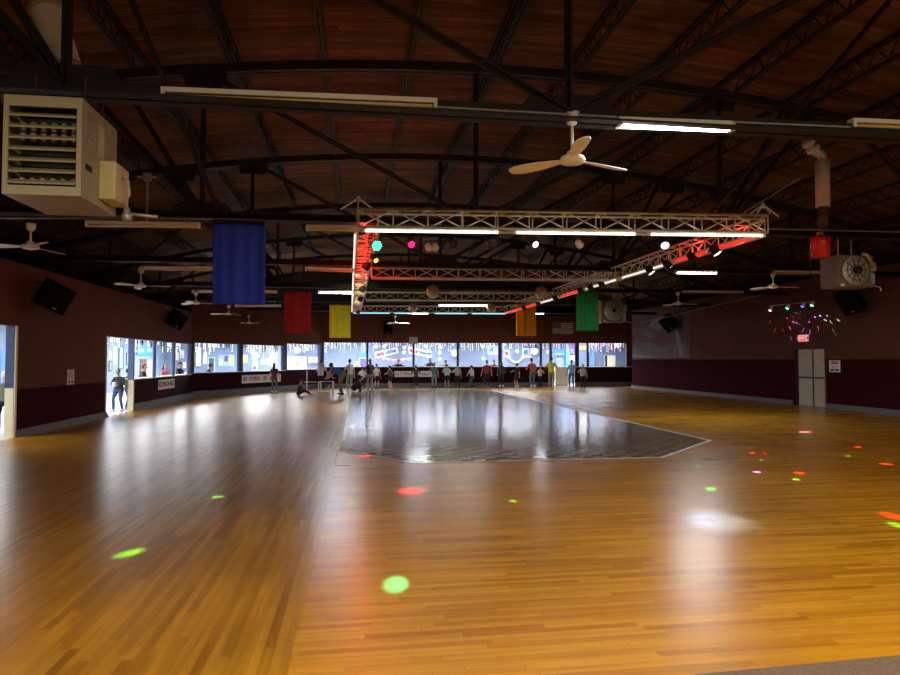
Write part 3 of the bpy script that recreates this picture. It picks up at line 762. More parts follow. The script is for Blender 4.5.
# hanging chains
for i, (k, s) in enumerate(((.05, 0), (.35, 0), (.66, 0), (.95, 0), (.05, 1), (.35, 1), (.66, 1), (.95, 1))):
    p = side(k, s) + V((0, 0, H_ + .02)); yt = min(TY, key=lambda q: abs(q - p.y))
    labs = ('near red end', 'near side one third along', 'far side two thirds along', 'far end by the yellow banner', 'free near corner', 'sloping side one third along', 'sloping side two thirds along', 'far end by the orange banner')
    tag(MB().tube([p, V((p.x, yt, CHZ + .01)), V((p.x, yt, CHZ + .04))] if abs(yt - p.y) > .05 else [p, p + V((0, 0, CHZ - p.z + .02))], .008, 6).build('rig_chain', M_black), 'thin black chain holding the light rig, ' + labs[i], 'chain')

def light_tube(a, c, m, label, energy=0, col=(1, 1, 1), r=.022):
    a, c = V(a), V(c); t = thing('tube_light', label, 'tube light', a, 0, 'tube lights along the rig')
    d = c - a; L = d.length; u = d / L
    MB().tube([u * .03, u * (L - .03)], r, 8).build('tube', m, t, True)
    MB().tube([V((0, 0, 0)), u * .05], r * 1.25, 8).build('end_cap', M_white, t); MB().tube([u * (L - .05), u * L], r * 1.25, 8).build('end_cap', M_white, t)
    if energy:
        ld = bpy.data.lights.new('tube lamp', 'AREA'); ld.shape = 'RECTANGLE'; ld.size = L; ld.size_y = .06; ld.energy = energy; ld.color = col
        lo = bpy.data.objects.new('tube_lamp_light', ld); COL.objects.link(lo); lo.location = (a + c) / 2 - V((0, 0, .04))
        lo.rotation_euler = (0, 0, math.atan2(d.y, d.x))
M_litf = emis('lit creamy tube', (255, 244, 222), 3.2)
M_litr2 = emis('lit deep red tube', (255, 24, 18), 2.6, (200, 60, 50))
M_litw2 = emis('lit soft white tube', (255, 240, 220), 1.15)
z_ = V((0, -.10, -.05))
fr = lambda k: FLc + (FRc - FLc) * k + z_
light_tube(fr(.01), fr(.34), M_litf, 'white tube under the rig front nearest the green lamp', 8, (1, .95, .85))
light_tube(fr(.37), fr(.675), M_litf, 'white tube under the middle of the rig front', 8, (1, .95, .85))
light_tube(fr(.70), fr(.995), M_litf, 'white tube under the rig front at its free end', 8, (1, .95, .85))
bk = lambda k: BLc + (BRc - BLc) * k + V((0, -.12, -.05))
for k, (a, c) in enumerate(((.0, .24), (.26, .38), (.52, .74), (.76, .99))):
    light_tube(bk(a), bk(c), M_litc, ('cyan tube at the far rig corner by the yellow banner', 'short cyan tube left of the bright far strip light', 'cyan tube between the far mirror balls', 'cyan tube at the far rig corner by the orange banner')[k])
sr = lambda k: side(k, 1) + V((-.13, 0, -.05))
for k, (a, c, m, lab) in enumerate(((.005, .075, M_litr2, 'red tube nearest the free corner of the rig'), (.085, .15, M_litr2, 'second red tube back from the free corner of the rig'), (.17, .30, M_litw2, 'white tube on the sloping side after the red ones'), (.315, .44, M_litw2, 'white tube on the sloping side above the green banner'),
                                    (.45, .56, M_litr2, 'red tube directly above the green banner'), (.575, .69, M_litw2, 'white tube on the sloping side by the mirror ball'), (.70, .80, M_litr2, 'red tube on the far sloping side past the mirror ball'), (.82, .985, M_litr2, 'red tube at the far end above the orange banner'))):
    light_tube(sr(a), sr(c), m, lab)
sl = lambda k: side(k, 0) + V((-.05, 0, -.03))
for a, c, m, lab in ((.01, .24, M_litw2, 'pale tube down the red end side of the rig, nearest'), (.26, .5, M_litw2, 'pale tube down the red end side of the rig, middle'), (.52, .97, M_litw2, 'pale tube down the red end side of the rig, farthest')):
    light_tube(sl(a), sl(c), m, lab, r=.015)
light_tube(side(.02, 0) + V((.2, 0, .10)), side(.34, 0) + V((.2, 0, .10)), M_litr2, 'red tube inside the glowing end of the side truss')
light_tube(side(.88, 0) + V((.2, 0, .10)), side(.97, 0) + V((.2, 0, .10)), M_litr2, 'short red tube far inside the side truss')
def point(loc, e, c, r=.1):
    ld = bpy.data.lights.new('glow', 'POINT'); ld.energy = e; ld.color = c; ld.shadow_soft_size = r
    o = bpy.data.objects.new('lamp_glow_light', ld); COL.objects.link(o); o.location = loc
for k in (.04, .11, .18, .25, .32): point(side(k, 0) + V((.10, 0, .2)), 16, (1, .03, .02), .04)
for k in (.42, .55, .7): point(side(k, 0) + V((.12, 0, .2)), 14, (1, .75, .4), .04)
point(side(.93, 0) + V((0, 0, .15)), 8, (1, .03, .02), .04)
for k in (.04, .12): point(side(k, 1) + V((0, 0, .12)), 8, (1, .04, .03), .04)

# mirror balls
m_mir = mat('mirror facets', (.70, .55, .30), .22, .35, linear=True, var=.25, scale=40)
def mirror_ball(px, py, y, r, label):
    p = on_y(px, py, y); t = thing('mirror_ball', label, 'mirror ball', p, 0, 'mirror balls on the rig')
    MB().ball((0, 0, 0), r, 22, 14).build('facets', m_mir, t)
    MB().tube([(0, 0, r * .96), (0, 0, r + .05)], r * .22, 10).build('motor_cap', M_black, t)
    MB().tube([(0, 0, r + .04), (0, 0, max(r + .1, RZ - p.z))], .008, 5).build('chain', M_black, t)
mirror_ball(432.5, 291.5, 22.1, .23, 'brassy mirror ball hanging nearer the pink lamp')
mirror_ball(541.5, 292.5, 22.1, .23, 'brassy mirror ball hanging above the orange banner')
mirror_ball(412.8, 307.5, 27.4, .2, 'far mirror ball beside the bright white strip light')
mirror_ball(491, 308, 27.4, .2, 'far mirror ball at the end of the warm lit strip')

# par cans and coloured lamps
def par(px, py, y, aim, m, label, r=.09, L=.22, body=M_black, group='black stage lamps on the rig', hang=None):
    p = on_y(px, py, y); t = thing('stage_lamp', label, 'stage lamp', p, 0, group)
    d = (V(aim) - p).normalized(); a = d.cross(V((0, 0, 1))).normalized(); up = a.cross(d)
    R = Matrix((a, up, d)).transposed()
    MB().lathe([(r * .4, -L), (r * .85, -L * .8), (r, -.01), (r * 1.06, 0), (r * .98, .004)], n=14, R=R).build('can', body, t, True)
    MB().lathe([(r * .9, .004), (r * .5, .02), (.004, .026)], n=14, R=R).build('lens', m, t, True)
    top = (hang if hang else RZ) - p.z
    b = MB(); b.tube([a * (r * 1.15) - d * L * .5, a * (r * 1.15) - d * L * .5 + V((0, 0, r * 1.4)), -a * (r * 1.15) - d * L * .5 + V((0, 0, r * 1.4)), -a * (r * 1.15) - d * L * .5], .012, 6)
    b.tube([-d * L * .5 + V((0, 0, r * 1.4)), -d * L * .5 + V((0, 0, max(r * 1.6, top)))], .012, 6); b.build('yoke', M_black, t)
    return p
def green_beads(p, aim, r):
    t = [o for o in COL.objects if o.name.startswith('stage_lamp') and o.get('label', '').startswith('stage lamp with green')][0]
    d = (V(aim) - p).normalized(); a = d.cross(V((0, 0, 1))).normalized(); up = a.cross(d); m = emis('green bead', (70, 255, 190), 2.4)
    for i in range(-2, 3):
        for j in range(-2, 3):
            q = (i + .5 * (j % 2)) * .042, j * .038
            if math.hypot(*q) < r * .92: MB().ball(d * .03 + a * q[0] + up * q[1], .0125, 8, 5).build('lamp_bead', m, t, True)
eg, em, ew, eb = emis('green lamp glow', (60, 235, 170), .9, (40, 90, 70)), emis('magenta lamp glow', (255, 30, 120), 2.2, (120, 40, 70)), emis('white lamp glow', (235, 240, 250), 3), emis('amber lamp glow', (255, 190, 90), 2)
m_lensoff = mat('dark lens glass', (.03, .03, .035), .1, linear=True)
par(376.5, 245.5, 11.6, (2.5, 5, .5), emis('green lamp glow', (0, 0, 0), 0), 'stage lamp with green honeycomb lens at the rig corner', .10)
green_beads(on_y(376.5, 245.5, 11.6), (2.5, 5, .5), .10)
par(411.5, 244.5, 12.2, (3, 6, .5), em, 'stage lamp glowing pink under the rig front', .075)
par(376, 260.5, 13.5, (3, 9, 0), eb, 'stage lamp glowing amber beside the red lit truss', .06)
par(429, 248, 12.4, (4, 20, 2), m_lensoff, 'pale unlit flood lamp nearer the pink one', .07, .15, M_white)
par(435.5, 248, 12.5, (4, 20, 2), m_lensoff, 'pale unlit flood lamp farther from the pink one', .07, .15, M_white)
par(454, 244, 12.4, (4, 6, 0), m_lensoff, 'dark unlit stage lamp under the first third of rig front', .08)
par(494, 243, 11.3, (4, 6, 0), m_lensoff, 'dark unlit stage lamp under the middle of rig front', .11)
par(535.5, 244.5, 11.3, (5.0, 5.5, .2), ew, 'small white lit stage lamp under rig front', .065)
par(580, 245, 11.5, (6, 14, 3), m_lensoff, 'pale unlit stage lamp under rig front', .07, .16, M_cream)
pwhite = par(665, 245.5, 11.0, (4.26, 6.0, 0), ew, 'white lit stage lamp under the free half of rig front', .08)
for k, (kk, lab) in enumerate(((.06, 'black stage lamp nearest the free rig corner'), (.105, 'black stage lamp second from the free rig corner'), (.16, 'black stage lamp beside the last near red tube'), (.205, 'black stage lamp above the lit side strip light'), (.36, 'black stage lamp left of the lit side strip'), (.405, 'black stage lamp between side strip and far heater'), (.45, 'black stage lamp over the far heater'),
                               (.58, 'black stage lamp past the green banner'), (.69, 'black stage lamp beside a far mirror ball'), (.80, 'black stage lamp above the orange banner'))):
    p = side(kk, 1) + V((-.18, 0, -.16)); px = None
    t = thing('stage_lamp', lab, 'stage lamp', p, 0, 'black stage lamps on the rig')
    R = Matrix.Rotation(math.radians(150), 3, 'Y') @ Matrix.Rotation(.3, 3, 'X')
    MB().lathe([(.04, -.2), (.08, -.16), (.095, -.01), (.1, 0), (.09, .004)], n=14, R=R).build('can', M_black, t, True)
    MB().lathe([(.085, .004), (.05, .015), (.004, .02)], n=14, R=R).build('lens', ew if k in (0, 3) else m_lensoff, t, True)
    MB().tube([(0, 0, .02), (.02, 0, .17)], .016, 6).build('yoke', M_black, t)
for kk, lab in ((.2, 'black stage lamp inside the red lit side truss'), (.45, 'black stage lamp on the paler half of the side truss'), (.62, 'black stage lamp low on the side truss by the yellow banner'), (.94, 'black stage lamp at the far end of the side truss')):
    p = side(kk, 0) + V((.2, 0, -.14)); t = thing('stage_lamp', lab, 'stage lamp', p, 0, 'black stage lamps on the rig')
    R = Matrix.Rotation(math.radians(-150), 3, 'Y')
    MB().lathe([(.04, -.2), (.08, -.16), (.095, -.01), (.1, 0), (.09, .004)], n=14, R=R).build('can', M_black, t, True)
    MB().lathe([(.085, .004), (.05, .015), (.004, .02)], n=14, R=R).build('lens', m_lensoff, t, True)
    MB().tube([(0, 0, .02), (-.04, 0, .16)], .016, 6).build('yoke', M_black, t)

# ================================================================== SIGNS ON THE WALLS
def sign_on(P, rz, w, h, label, lines, m=M_whitep, name='sign', cat='sign', th=.012):
    """P centre on the wall face; local -Y looks into the room"""
    t = thing(name, label, cat, P, rz)
    MB().span((-w / 2, -th, -h / 2), (w / 2, -.001, h / 2)).build('board', m, t)
    for (txt, size, cx, cz, mm, sx) in lines:
        o = text_obj(txt, size, mm, t, sx=sx); o.location = (cx, -th - .001, cz)
    return t
a = math.atan2(CB[1] - CA[1], CB[0] - CA[0]); tdir = V((math.cos(a), math.sin(a), 0)); nin = V((math.sin(a), -math.cos(a), 0))
def on_seg(px, py, P, Q):
    nx, ny = (Q[1] - P[1]), -(Q[0] - P[0]); d = ray(px, py); t = (nx * P[0] + ny * P[1]) / (nx * d.x + ny * d.y)
    return V((d.x * t, d.y * t, EYE + d.z * t))
p0, p1 = on_seg(242.3, 378, CA, CB), on_seg(281, 378, CA, CB)
w = (p1 - p0).length; mid = on_seg(262, 378.5, CA, CB)
no_stop = lambda w, h: [('NO', h * .74, -w * .43, 0, M_ink, .6), ('STOPPING', h * .74, -w * .195, 0, M_redink, .62), ('ON', h * .74, w * .07, 0, M_ink, .62), ('WALLS', h * .74, w * .31, 0, M_ink, .72)]
sign_on(mid + nin * .002, a, w, .40, 'long white no stopping sign behind the girl in maroon', no_stop(w, .40))
p0, p1 = on_y(394.5, 374, BY), on_y(432, 374, BY); w = p1.x - p0.x
sign_on(V(((p0.x + p1.x) / 2, BY - .002, on_y(412, 374, BY).z)), 0, w, .34, 'long white no stopping sign in the middle of the end wall', no_stop(w, .34))
sign_on(V((LX + .002, 26.2, .73)), PI / 2, 2.1, .36, 'white no stopping sign on the half wall beside the doorway', no_stop(2.1, .36))
p0, p1 = on_y(409, 337, BY), on_y(417.5, 344, BY)
sign_on(V(((p0.x + p1.x) / 2, BY - .012, (p0.z + p1.z) / 2)), 0, p1.x - p0.x, p0.z - p1.z, 'small pale notice at the top of a window post', [('RULES', .1, 0, .08, M_ink, 1), ('- - -', .1, 0, -.05, M_ink, 1)] if False else [], mat('greyed paper', (.45, .45, .43), .7, linear=True), 'notice', 'notice')
t = sign_on(V((LX + .002, 17.78, 1.215)), PI / 2, .42, .38, 'white paper notice on the wall between the two openings', [], mat('lilac tinted paper', (.62, .56, .62), .7, linear=True), 'notice', 'notice', .004)
b = MB(); [b.span((-.14, -.006, .12 - k * .035), (.12 - .05 * (k % 2), -.0045, .128 - k * .035)) for k in range(5)]; b.span((-.13, -.006, -.15), (-.02, -.0045, -.10)); b.span((.03, -.006, -.15), (.15, -.0045, -.10)); b.build('printed_lines', M_ink, t)
t = sign_on(V((RX - .002, 20.0, 1.44)), -PI / 2, .52, .40, 'white notice beside the cream exit doors', [('NOTICE', .075, 0, .12, M_redink, 1), ('EXIT ONLY', .07, 0, -.13, M_ink, 1)] if False else [], M_whitep, 'notice', 'notice', .006)
b = MB(); [b.span((-.16 + .03 * (k % 2), -.009, .0 - k * .035), (.16 - .04 * (k % 3), -.0065, .008 - k * .035)) for k in range(3)]; b.span((-.2, -.009, -.16), (-.03, -.0065, -.10)); b.span((.02, -.009, -.16), (.2, -.0065, -.10)); b.build('printed_lines', M_ink, t)
b = MB(); b.span((-.17, -.009, .07), (.17, -.0065, .12)); b.span((-.14, -.009, .14), (.14, -.0065, .165)); b.build('printed_heading', M_redink, t)
# exit sign
t = thing('exit_sign', 'lit red exit sign above the cream doors', 'exit sign', (RX - .06, 21.5, 2.44), -PI / 2)
MB().bbox((0, .02, 0), (.50, .07, .24), .01).build('housing', emis('exit sign face', (255, 190, 190), .5), t)
MB().span((-.155, -.024, -.09), (.155, -.016, .09)).build('red_panel', emis('exit red', (255, 20, 30), 2.2, (200, 20, 20)), t)
o = text_obj('EXIT', .13, emis('exit letters', (255, 190, 190), 1.2), t); o.location = (0, -.027, 0)
b = MB(); [b.ball((s * .28, 0, .0), .05, 10, 6) for s in (-1, 1)]; b.build('emergency_heads', M_white, t, True)
# mural
m_mu = [mat('mural grey brown ground', (.105, .062, .055), .75, linear=True, var=.15, scale=1.5), mat('mural pale grey paint', (.22, .20, .19), .75, linear=True, var=.25, scale=2.5), mat('mural dull brown paint', (.13, .068, .056), .75, linear=True, var=.15), mat('mural mid grey paint', (.15, .115, .11), .75, linear=True, var=.2, scale=2)]
t = thing('wall_mural', 'faded pale grey mural painted on the long wall', 'mural', (RX - .002, 0, 0))
MB().span((-.008, 29.7, 1.72), (0, 36.3, 4.45)).build('ground', m_mu[0], t)
def shape(pix, off, m, nm):
    ps = [on_x(px, py, RX) for px, py in pix]
    MB().prism([(-.008 - off, p.y, p.z) for p in ps], (.004, 0, 0)).build(nm, m, t)
shape([(632.5, 345), (638, 336), (640, 342), (652, 343), (660, 347), (672, 345), (680, 340), (688, 346), (689, 357.5), (633, 357.5)], .004, m_mu[3], 'painted_snow')
shape([(648, 327), (653, 320), (662, 316), (668, 317), (660, 331), (655, 329)], .004, m_mu[1], 'painted_peak')
shape([(639, 338), (643, 330), (650, 328), (658, 334), (656, 342), (642, 342)], .006, m_mu[2], 'painted_shape')
shape([(644, 335), (648, 331), (655, 333), (657, 336), (650, 338)], .009, m_mu[3], 'painted_highlight')
shape([(660, 331), (670, 322), (678, 330), (680, 341), (668, 347), (658, 343)], .006, m_mu[2], 'painted_shadow_shape')
shape([(675, 331), (679, 331), (684, 357), (680, 357)], .007, m_mu[1], 'painted_band')
shape([(632.5, 354), (650, 356), (660, 357.6), (632.5, 357.6)], .007, m_mu[1], 'painted_drift')

# track light with four coloured heads on the right wall
t = thing('track_light', 'track light with four coloured heads above the exit doors', 'track light', (RX - .35, 21.7, 3.70))
MB().tube([(0, -1.3, -.03), (0, 1.25, .03)], .022, 8).build('track', M_galv, t)
b = MB(); [b.tube([(0, s, 0), (.35, s, .12)], .012, 6) for s in (-1, 1)]; b.build('wall_bracket', M_black, t)
gl = [('pink lit head', (255, 150, 200), 1.1), ('green lit head', (60, 255, 140), .1), ('blue lit head', (70, 60, 255), -.72), ('pale green lit head', (80, 255, 170), -1.2)]
for lab, c, yy in gl:
    h = MB().lathe([(.03, .06), (.05, .03), (.07, -.10), (.06, -.115)], (-.03, yy, -.06), 12, Matrix.Rotation(.5, 3, 'Y')).build('lamp_head', M_white, t, True)
    e = MB().lathe([(.058, -.112), (.04, -.135), (.003, -.14)], (-.03, yy, -.06), 12, Matrix.Rotation(.5, 3, 'Y')).build('lens', emis('lens ' + lab, c, 6), h, True)
    h['label'] = lab


def gobo_spot(loc, aim, e, col, ang, scale, thr, blend=.15):
    ld = bpy.data.lights.new('pattern spot', 'SPOT'); ld.energy = e; ld.color = col; ld.spot_size = math.radians(ang); ld.spot_blend = blend; ld.shadow_soft_size = .012
    ld.use_nodes = True; nt = ld.node_tree; em_ = nt.nodes['Emission']
    tc = nt.nodes.new('ShaderNodeTexCoord'); vo = nt.nodes.new('ShaderNodeTexVoronoi'); vo.inputs['Scale'].default_value = scale
    nt.links.new(tc.outputs['Normal'], vo.inputs['Vector'])
    ma = nt.nodes.new('ShaderNodeMath'); ma.operation = 'LESS_THAN'; ma.inputs[1].default_value = thr
    nt.links.new(vo.outputs['Distance'], ma.inputs[0]); nt.links.new(ma.outputs[0], em_.inputs['Strength'])
    lo = bpy.data.objects.new('pattern_light', ld); COL.objects.link(lo); lo.location = loc
    d = V(aim) - V(loc); lo.rotation_euler = d.to_track_quat('-Z', 'Y').to_euler()
def spot(loc, aim, e, col, ang, blend=.6, soft=.01):
    ld = bpy.data.lights.new('beam', 'SPOT'); ld.energy = e; ld.color = col; ld.spot_size = math.radians(ang); ld.spot_blend = blend; ld.shadow_soft_size = soft
    lo = bpy.data.objects.new('beam_light', ld); COL.objects.link(lo); lo.location = loc
    d = V(aim) - V(loc); lo.rotation_euler = d.to_track_quat('-Z', 'Y').to_euler()
# small coloured light beams from the rig onto the floor: each effect lamp throws several beams at once
def fl(px, py): return on_z(px, py, 0)
GR, RD, BL_, WH, YG = (.06, 1, .22), (1, .03, .03), (.6, .25, 4), (.38, .68, 1.3), (.10, 1, .05)
def beams(loc, e, dots, soft=.006):
    loc = V(loc); ds = [((V(t) - loc).normalized(), c, an, k) for t, c, an, k in dots]
    ax = sum((d for d, *_ in ds), V((0, 0, 0))).normalized(); cone = max(ax.angle(d) for d, *_ in ds) + math.radians(6)
    ld = bpy.data.lights.new('effect beams', 'SPOT'); ld.energy = e; ld.spot_size = min(PI * .95, cone * 2); ld.spot_blend = .1; ld.shadow_soft_size = soft
    ld.use_nodes = True; nt = ld.node_tree; N = nt.nodes; L = nt.links; em_ = N['Emission']; ge = N.new('ShaderNodeNewGeometry'); acc = None
    for d, c, an, k in ds:
        h = math.radians(an) / 2
        dp = N.new('ShaderNodeVectorMath'); dp.operation = 'DOT_PRODUCT'; dp.inputs[1].default_value = d; L.new(ge.outputs['Incoming'], dp.inputs[0])
        ac = N.new('ShaderNodeMath'); ac.operation = 'ARCCOSINE'; L.new(dp.outputs['Value'], ac.inputs[0])
        mr = N.new('ShaderNodeMapRange'); mr.interpolation_type = 'SMOOTHSTEP'; mr.inputs['From Min'].default_value = h; mr.inputs['From Max'].default_value = h * .35
        mr.inputs['To Min'].default_value = 0; mr.inputs['To Max'].default_value = k; L.new(ac.outputs[0], mr.inputs['Value'])
        sc = N.new('ShaderNodeVectorMath'); sc.operation = 'SCALE'; sc.inputs[0].default_value = c; L.new(mr.outputs['Result'], sc.inputs['Scale'])
        if acc is None: acc = sc.outputs['Vector']
        else:
            ad = N.new('ShaderNodeVectorMath'); ad.operation = 'ADD'; L.new(acc, ad.inputs[0]); L.new(sc.outputs['Vector'], ad.inputs[1]); acc = ad.outputs['Vector']
    L.new(acc, em_.inputs['Color']); em_.inputs['Strength'].default_value = 1
    lo = bpy.data.objects.new('effect_beams_light', ld); COL.objects.link(lo); lo.location = loc; lo.rotation_euler = ax.to_track_quat('-Z', 'Y').to_euler()
L0 = V((1.0, 10.7, 3.55)); L2 = V((6.7, 11.3, 3.55))
beams(L0, 3500, [(fl(395, 584), GR, 2.0, .8), (fl(130, 553), YG, 1.9, 6), (fl(218, 497), YG, 1.7, 6), (fl(411, 491), RD, 5.4, 2.2), (fl(428, 487), WH, 2.2, .7), (fl(365, 456), RD, 3.4, 2.5),
                (fl(351, 503), YG, 1.2, 3), (fl(430, 478), YG, 1.2, 2.5), (fl(513, 501), YG, 1.4, 3), (fl(531, 473), YG, 1.4, 3)])
beams(pwhite + V((0, -.2, -.1)), 2600, [(fl(717, 520), WH, 7.2, 1.3), (fl(745, 523), WH, 4, .5)])
beams(L2, 6000, [(fl(px, py), c, an * 1.2, e / (200 if c is YG else 330)) for px, py, c, e, an in ((711, 489, YG, 500, 1.4), (698, 466, YG, 400, 1.2), (752, 453, RD, 700, 1.8), (765, 453.5, RD, 700, 1.3), (757, 472, BL_, 900, 1.6), (761, 460, YG, 400, .9), (799, 473, RD, 900, 1.9), (796, 479.5, YG, 500, 1.2), (805, 432, BL_, 1300, 2.8), (858, 447, RD, 900, 1.6), (848, 456, YG, 500, 1.0), (886, 464, RD, 1100, 2.0), (893, 516, RD, 900, 2.0), (897, 525, YG, 600, 1.4), (751, 448, YG, 300, .7))])

# the four coloured heads throw fans of thin grazing beams down the wall
def wl(px, py): return on_x(px, py, RX)
PK, PU, MG = (1, .12, .25), (.45, .12, 1), (1, .2, .75)
beams((RX - .17, 22.7, 3.46), 600, [(wl(*p), c, a_, k) for p, c, a_, k in (((770, 322), PK, 4, 1), ((775, 330), PK, 3.4, 1), ((787, 318), PK, 4, 1.2), ((783, 330), PK, 3, 1), ((790, 328), MG, 4, 1.6), ((793, 322), MG, 4.5, 1.6), ((791, 338), PU, 3, 2.2), ((797, 323), PU, 4, 2))])
beams((RX - .17, 21.0, 3.46), 600, [(wl(*p), c, a_, k) for p, c, a_, k in (((809, 322), PU, 4, 2.6), ((810, 332), (.2, .15, 1), 3.4, 4), ((815, 317), PU, 5, 2), ((818, 328), PU, 3.6, 2.6), ((820, 316), (.3, .3, 1), 5, 2.4), ((825, 320), (.5, .6, 1), 4, 2), ((803, 330), (.3, .15, 1), 3, 3))])
beams((RX - .17, 20.6, 3.44), 500, [(wl(*p), c, a_, k) for p, c, a_, k in (((831, 322), (.4, 1, .4), 4, 1.6), ((834, 332), (.35, 1, .4), 3.2, 2.2), ((838, 320), (.6, 1, .6), 3.6, 1.6), ((827, 316), (.7, 1, .8), 4, 1.4))])
rb = random.Random(4)
beams((RX - 1.6, 21.9, 3.1), 700, [(wl(796.5 + rb.uniform(-5, 5), 316 + rb.uniform(-5, 5)), (.6, 1, .55), 1.1, 1.4) for k in range(16)])
# ================================================================== LOBBY WALL DECORATIONS
WY = LBY - .002
def lp(px, py): return on_y(px, py, WY)
def mcol(name, c, **k): return mat(name, c, .65, linear=True, **k)
C_sky, C_blue, C_white, C_dark, C_yel, C_or, C_tan, C_red, C_green, C_pur = (mcol('sky blue card', (.03, .24, .62)), mcol('blue trim paint', (.09, .22, .62)), mcol('white card', (.50, .52, .54)), mcol('dark grey card', (.05, .06, .08)), mcol('yellow card', (.60, .48, .08)),
    mcol('orange card', (.85, .38, .10)), mcol('tan card', (.62, .48, .32)), mcol('red card', (.7, .05, .04)), mcol('pale green card', (.32, .46, .36)), mcol('violet paint', (.10, .06, .38)))
C_pale = mcol('pale blue panel', (.26, .37, .48)); C_pink = mcol('pink card', (.6, .2, .35))
def card(x0, y0, x1, y1, m, name, label, cat, frame=None, extras=(), th=.02, group=None):
    """rectangular thing on the lobby end wall, by its picture corners unprojected on that wall"""
    a, c = lp(x0, y0), lp(x1, y1); w, h = c.x - a.x, a.z - c.z
    t = thing(name, label, cat, ((a.x + c.x) / 2, LBY - .002, (a.z + c.z) / 2), 0, group)
    MB().span((-w / 2, -th, -h / 2), (w / 2, 0, h / 2)).build('panel', m, t)
    if frame:
        f = .06; b = MB()
        b.span((-w / 2 - f, -th - .02, h / 2), (w / 2 + f, 0, h / 2 + f)); b.span((-w / 2 - f, -th - .02, -h / 2 - f), (w / 2 + f, 0, -h / 2))
        b.span((-w / 2 - f, -th - .02, -h / 2), (-w / 2, 0, h / 2)); b.span((w / 2, -th - .02, -h / 2), (w / 2 + f, 0, h / 2)); b.build('frame', frame, t)
    for (nm, ex0, ey0, ex1, ey1, em2) in extras:
        MB().span((-w / 2 + ex0 * w, -th - .01, -h / 2 + ey0 * h), (-w / 2 + ex1 * w, -th, -h / 2 + ey1 * h)).build(nm, em2, t)
    return t
pe = [('printed_block', .15, .55, .85, .85, C_green), ('printed_line', .15, .3, .7, .36, C_dark), ('printed_line', .15, .15, .8, .21, C_dark)]
card(197, 347, 201, 366, C_white, 'wall_column', 'white half column on the lobby wall by the corner', 'column', th=.2)
card(203.5, 352, 207, 364, C_white, 'poster', 'narrow white poster beside the lobby column', 'poster')
card(209, 358, 214, 373, C_dark, 'lobby_door', 'dark narrow door behind the boy in red', 'door', C_pale, [('door_handle', .1, .42, .2, .5, C_yel)])
card(219, 355, 234, 366, mcol('grey blue glass', (.2, .26, .36)), 'notice_board', 'blue framed board with yellow and white sheets', 'notice board', C_blue, [('yellow_sheet', .72, .08, .96, .94, C_yel), ('white_sheet', .02, .08, .22, .6, C_white), ('dark_sheet', .36, .4, .6, .95, C_dark)])
card(237.5, 354.5, 241, 366, C_yel, 'poster', 'tall pale yellow poster left of the orange one', 'poster')
card(242, 355, 247.5, 362.5, C_white, 'poster', 'white poster with an orange stripe', 'poster', None, [('orange_stripe', 0, 0, 1, .3, C_or), ('pale_print', .1, .4, .9, .9, C_yel)])
card(248.5, 354, 251, 368, C_blue, 'wall_board', 'upright blue board between two posters', 'board')
card(252, 352, 257.5, 360, C_white, 'poster', 'white poster with a yellow mark above the blue framed one', 'poster', None, [('yellow_mark', .3, .3, .7, .7, C_yel)])
card(252.3, 361, 258, 370, C_tan, 'poster', 'tan poster in a blue frame with a red shape', 'poster', C_blue, [('red_shape', .1, .05, .75, .42, C_red)])
card(261, 359, 265, 364.5, C_white, 'wall_paper_sheet', 'small white sheet left of the larger one on the lobby wall', 'paper', None, pe[1:])
card(266.5, 358.5, 271, 365, C_white, 'wall_paper_sheet', 'larger white sheet above the head of the girl in maroon', 'paper', None, pe[1:])
card(271.8, 352, 277.2, 358.5, C_green, 'poster', 'pale green poster with white letter shape', 'poster', None, [('white_shape', .3, .2, .7, .8, C_white)])
card(271.5, 360, 277, 366.5, C_white, 'poster', 'white poster under the pale green one', 'poster', None, pe)
card(281.8, 350, 283.8, 364, C_white, 'light_strip_board', 'upright white strip by the serving window', 'board')
card(288.5, 357.5, 305.5, 372, C_pale, 'serving_shutter', 'pale blue closed serving shutter with a yellow sheet', 'shutter', C_white, [('header_rail', .05, .94, .95, .98, C_dark), ('yellow_sheet', .38, .42, .62, .78, C_yel)])
card(309, 357, 318.5, 363, C_white, 'wall_shelf_unit', 'white wall unit right of the serving shutter', 'wall unit', None, [('shadow_gap', .1, .08, .9, .2, C_dark)], th=.3)
card(354, 361.5, 357.2, 366, C_white, 'wall_paper_sheet', 'small white sheet on the plain wall above the counter', 'paper', None, [('dark_mark', .3, .3, .7, .75, C_dark)])
card(359.3, 352, 366, 357, C_sky, 'cloud_board', 'bright blue cloud shaped board over the violet doorway', 'board', th=.08)
card(360, 358.5, 366, 373, C_pur, 'painted_doorway', 'violet painted doorway under the blue cloud board', 'doorway', C_white)
# slanted banners
def slant(cs, label, inks):
    P = [lp(*c) for c in cs]; c0 = sum(P, V((0, 0, 0))) / 4
    t = thing('party_banner', label, 'banner', c0 + V((0, -.01, 0)), 0)
    MB().prism([p - c0 for p in P], (0, -.02, 0)).build('sheet', C_white, t)
    u = P[1] - P[0]; v = P[3] - P[0]; o = P[0] - c0
    for (s0, s1, m, seed) in inks:
        rnd = random.Random(seed); b = MB(); n = 9
        pts = []
        for k in range(n * 2 + 1):
            s = s0 + (s1 - s0) * k / (n * 2); q = .5 + (.26 if k % 2 else -.22) * (.6 + .4 * rnd.random())
            pts.append(o + u * s + v * q + V((0, -.028, 0)))
        b.tube(pts, .05, 5); b.build('script_lettering', m, t)
slant([(374, 352), (397.5, 346.8), (398.8, 353), (375.5, 358.8)], 'white slanted party banner with red and blue script, rising', [(.08, .36, C_red, 3), (.42, .92, M_blueink, 4)])
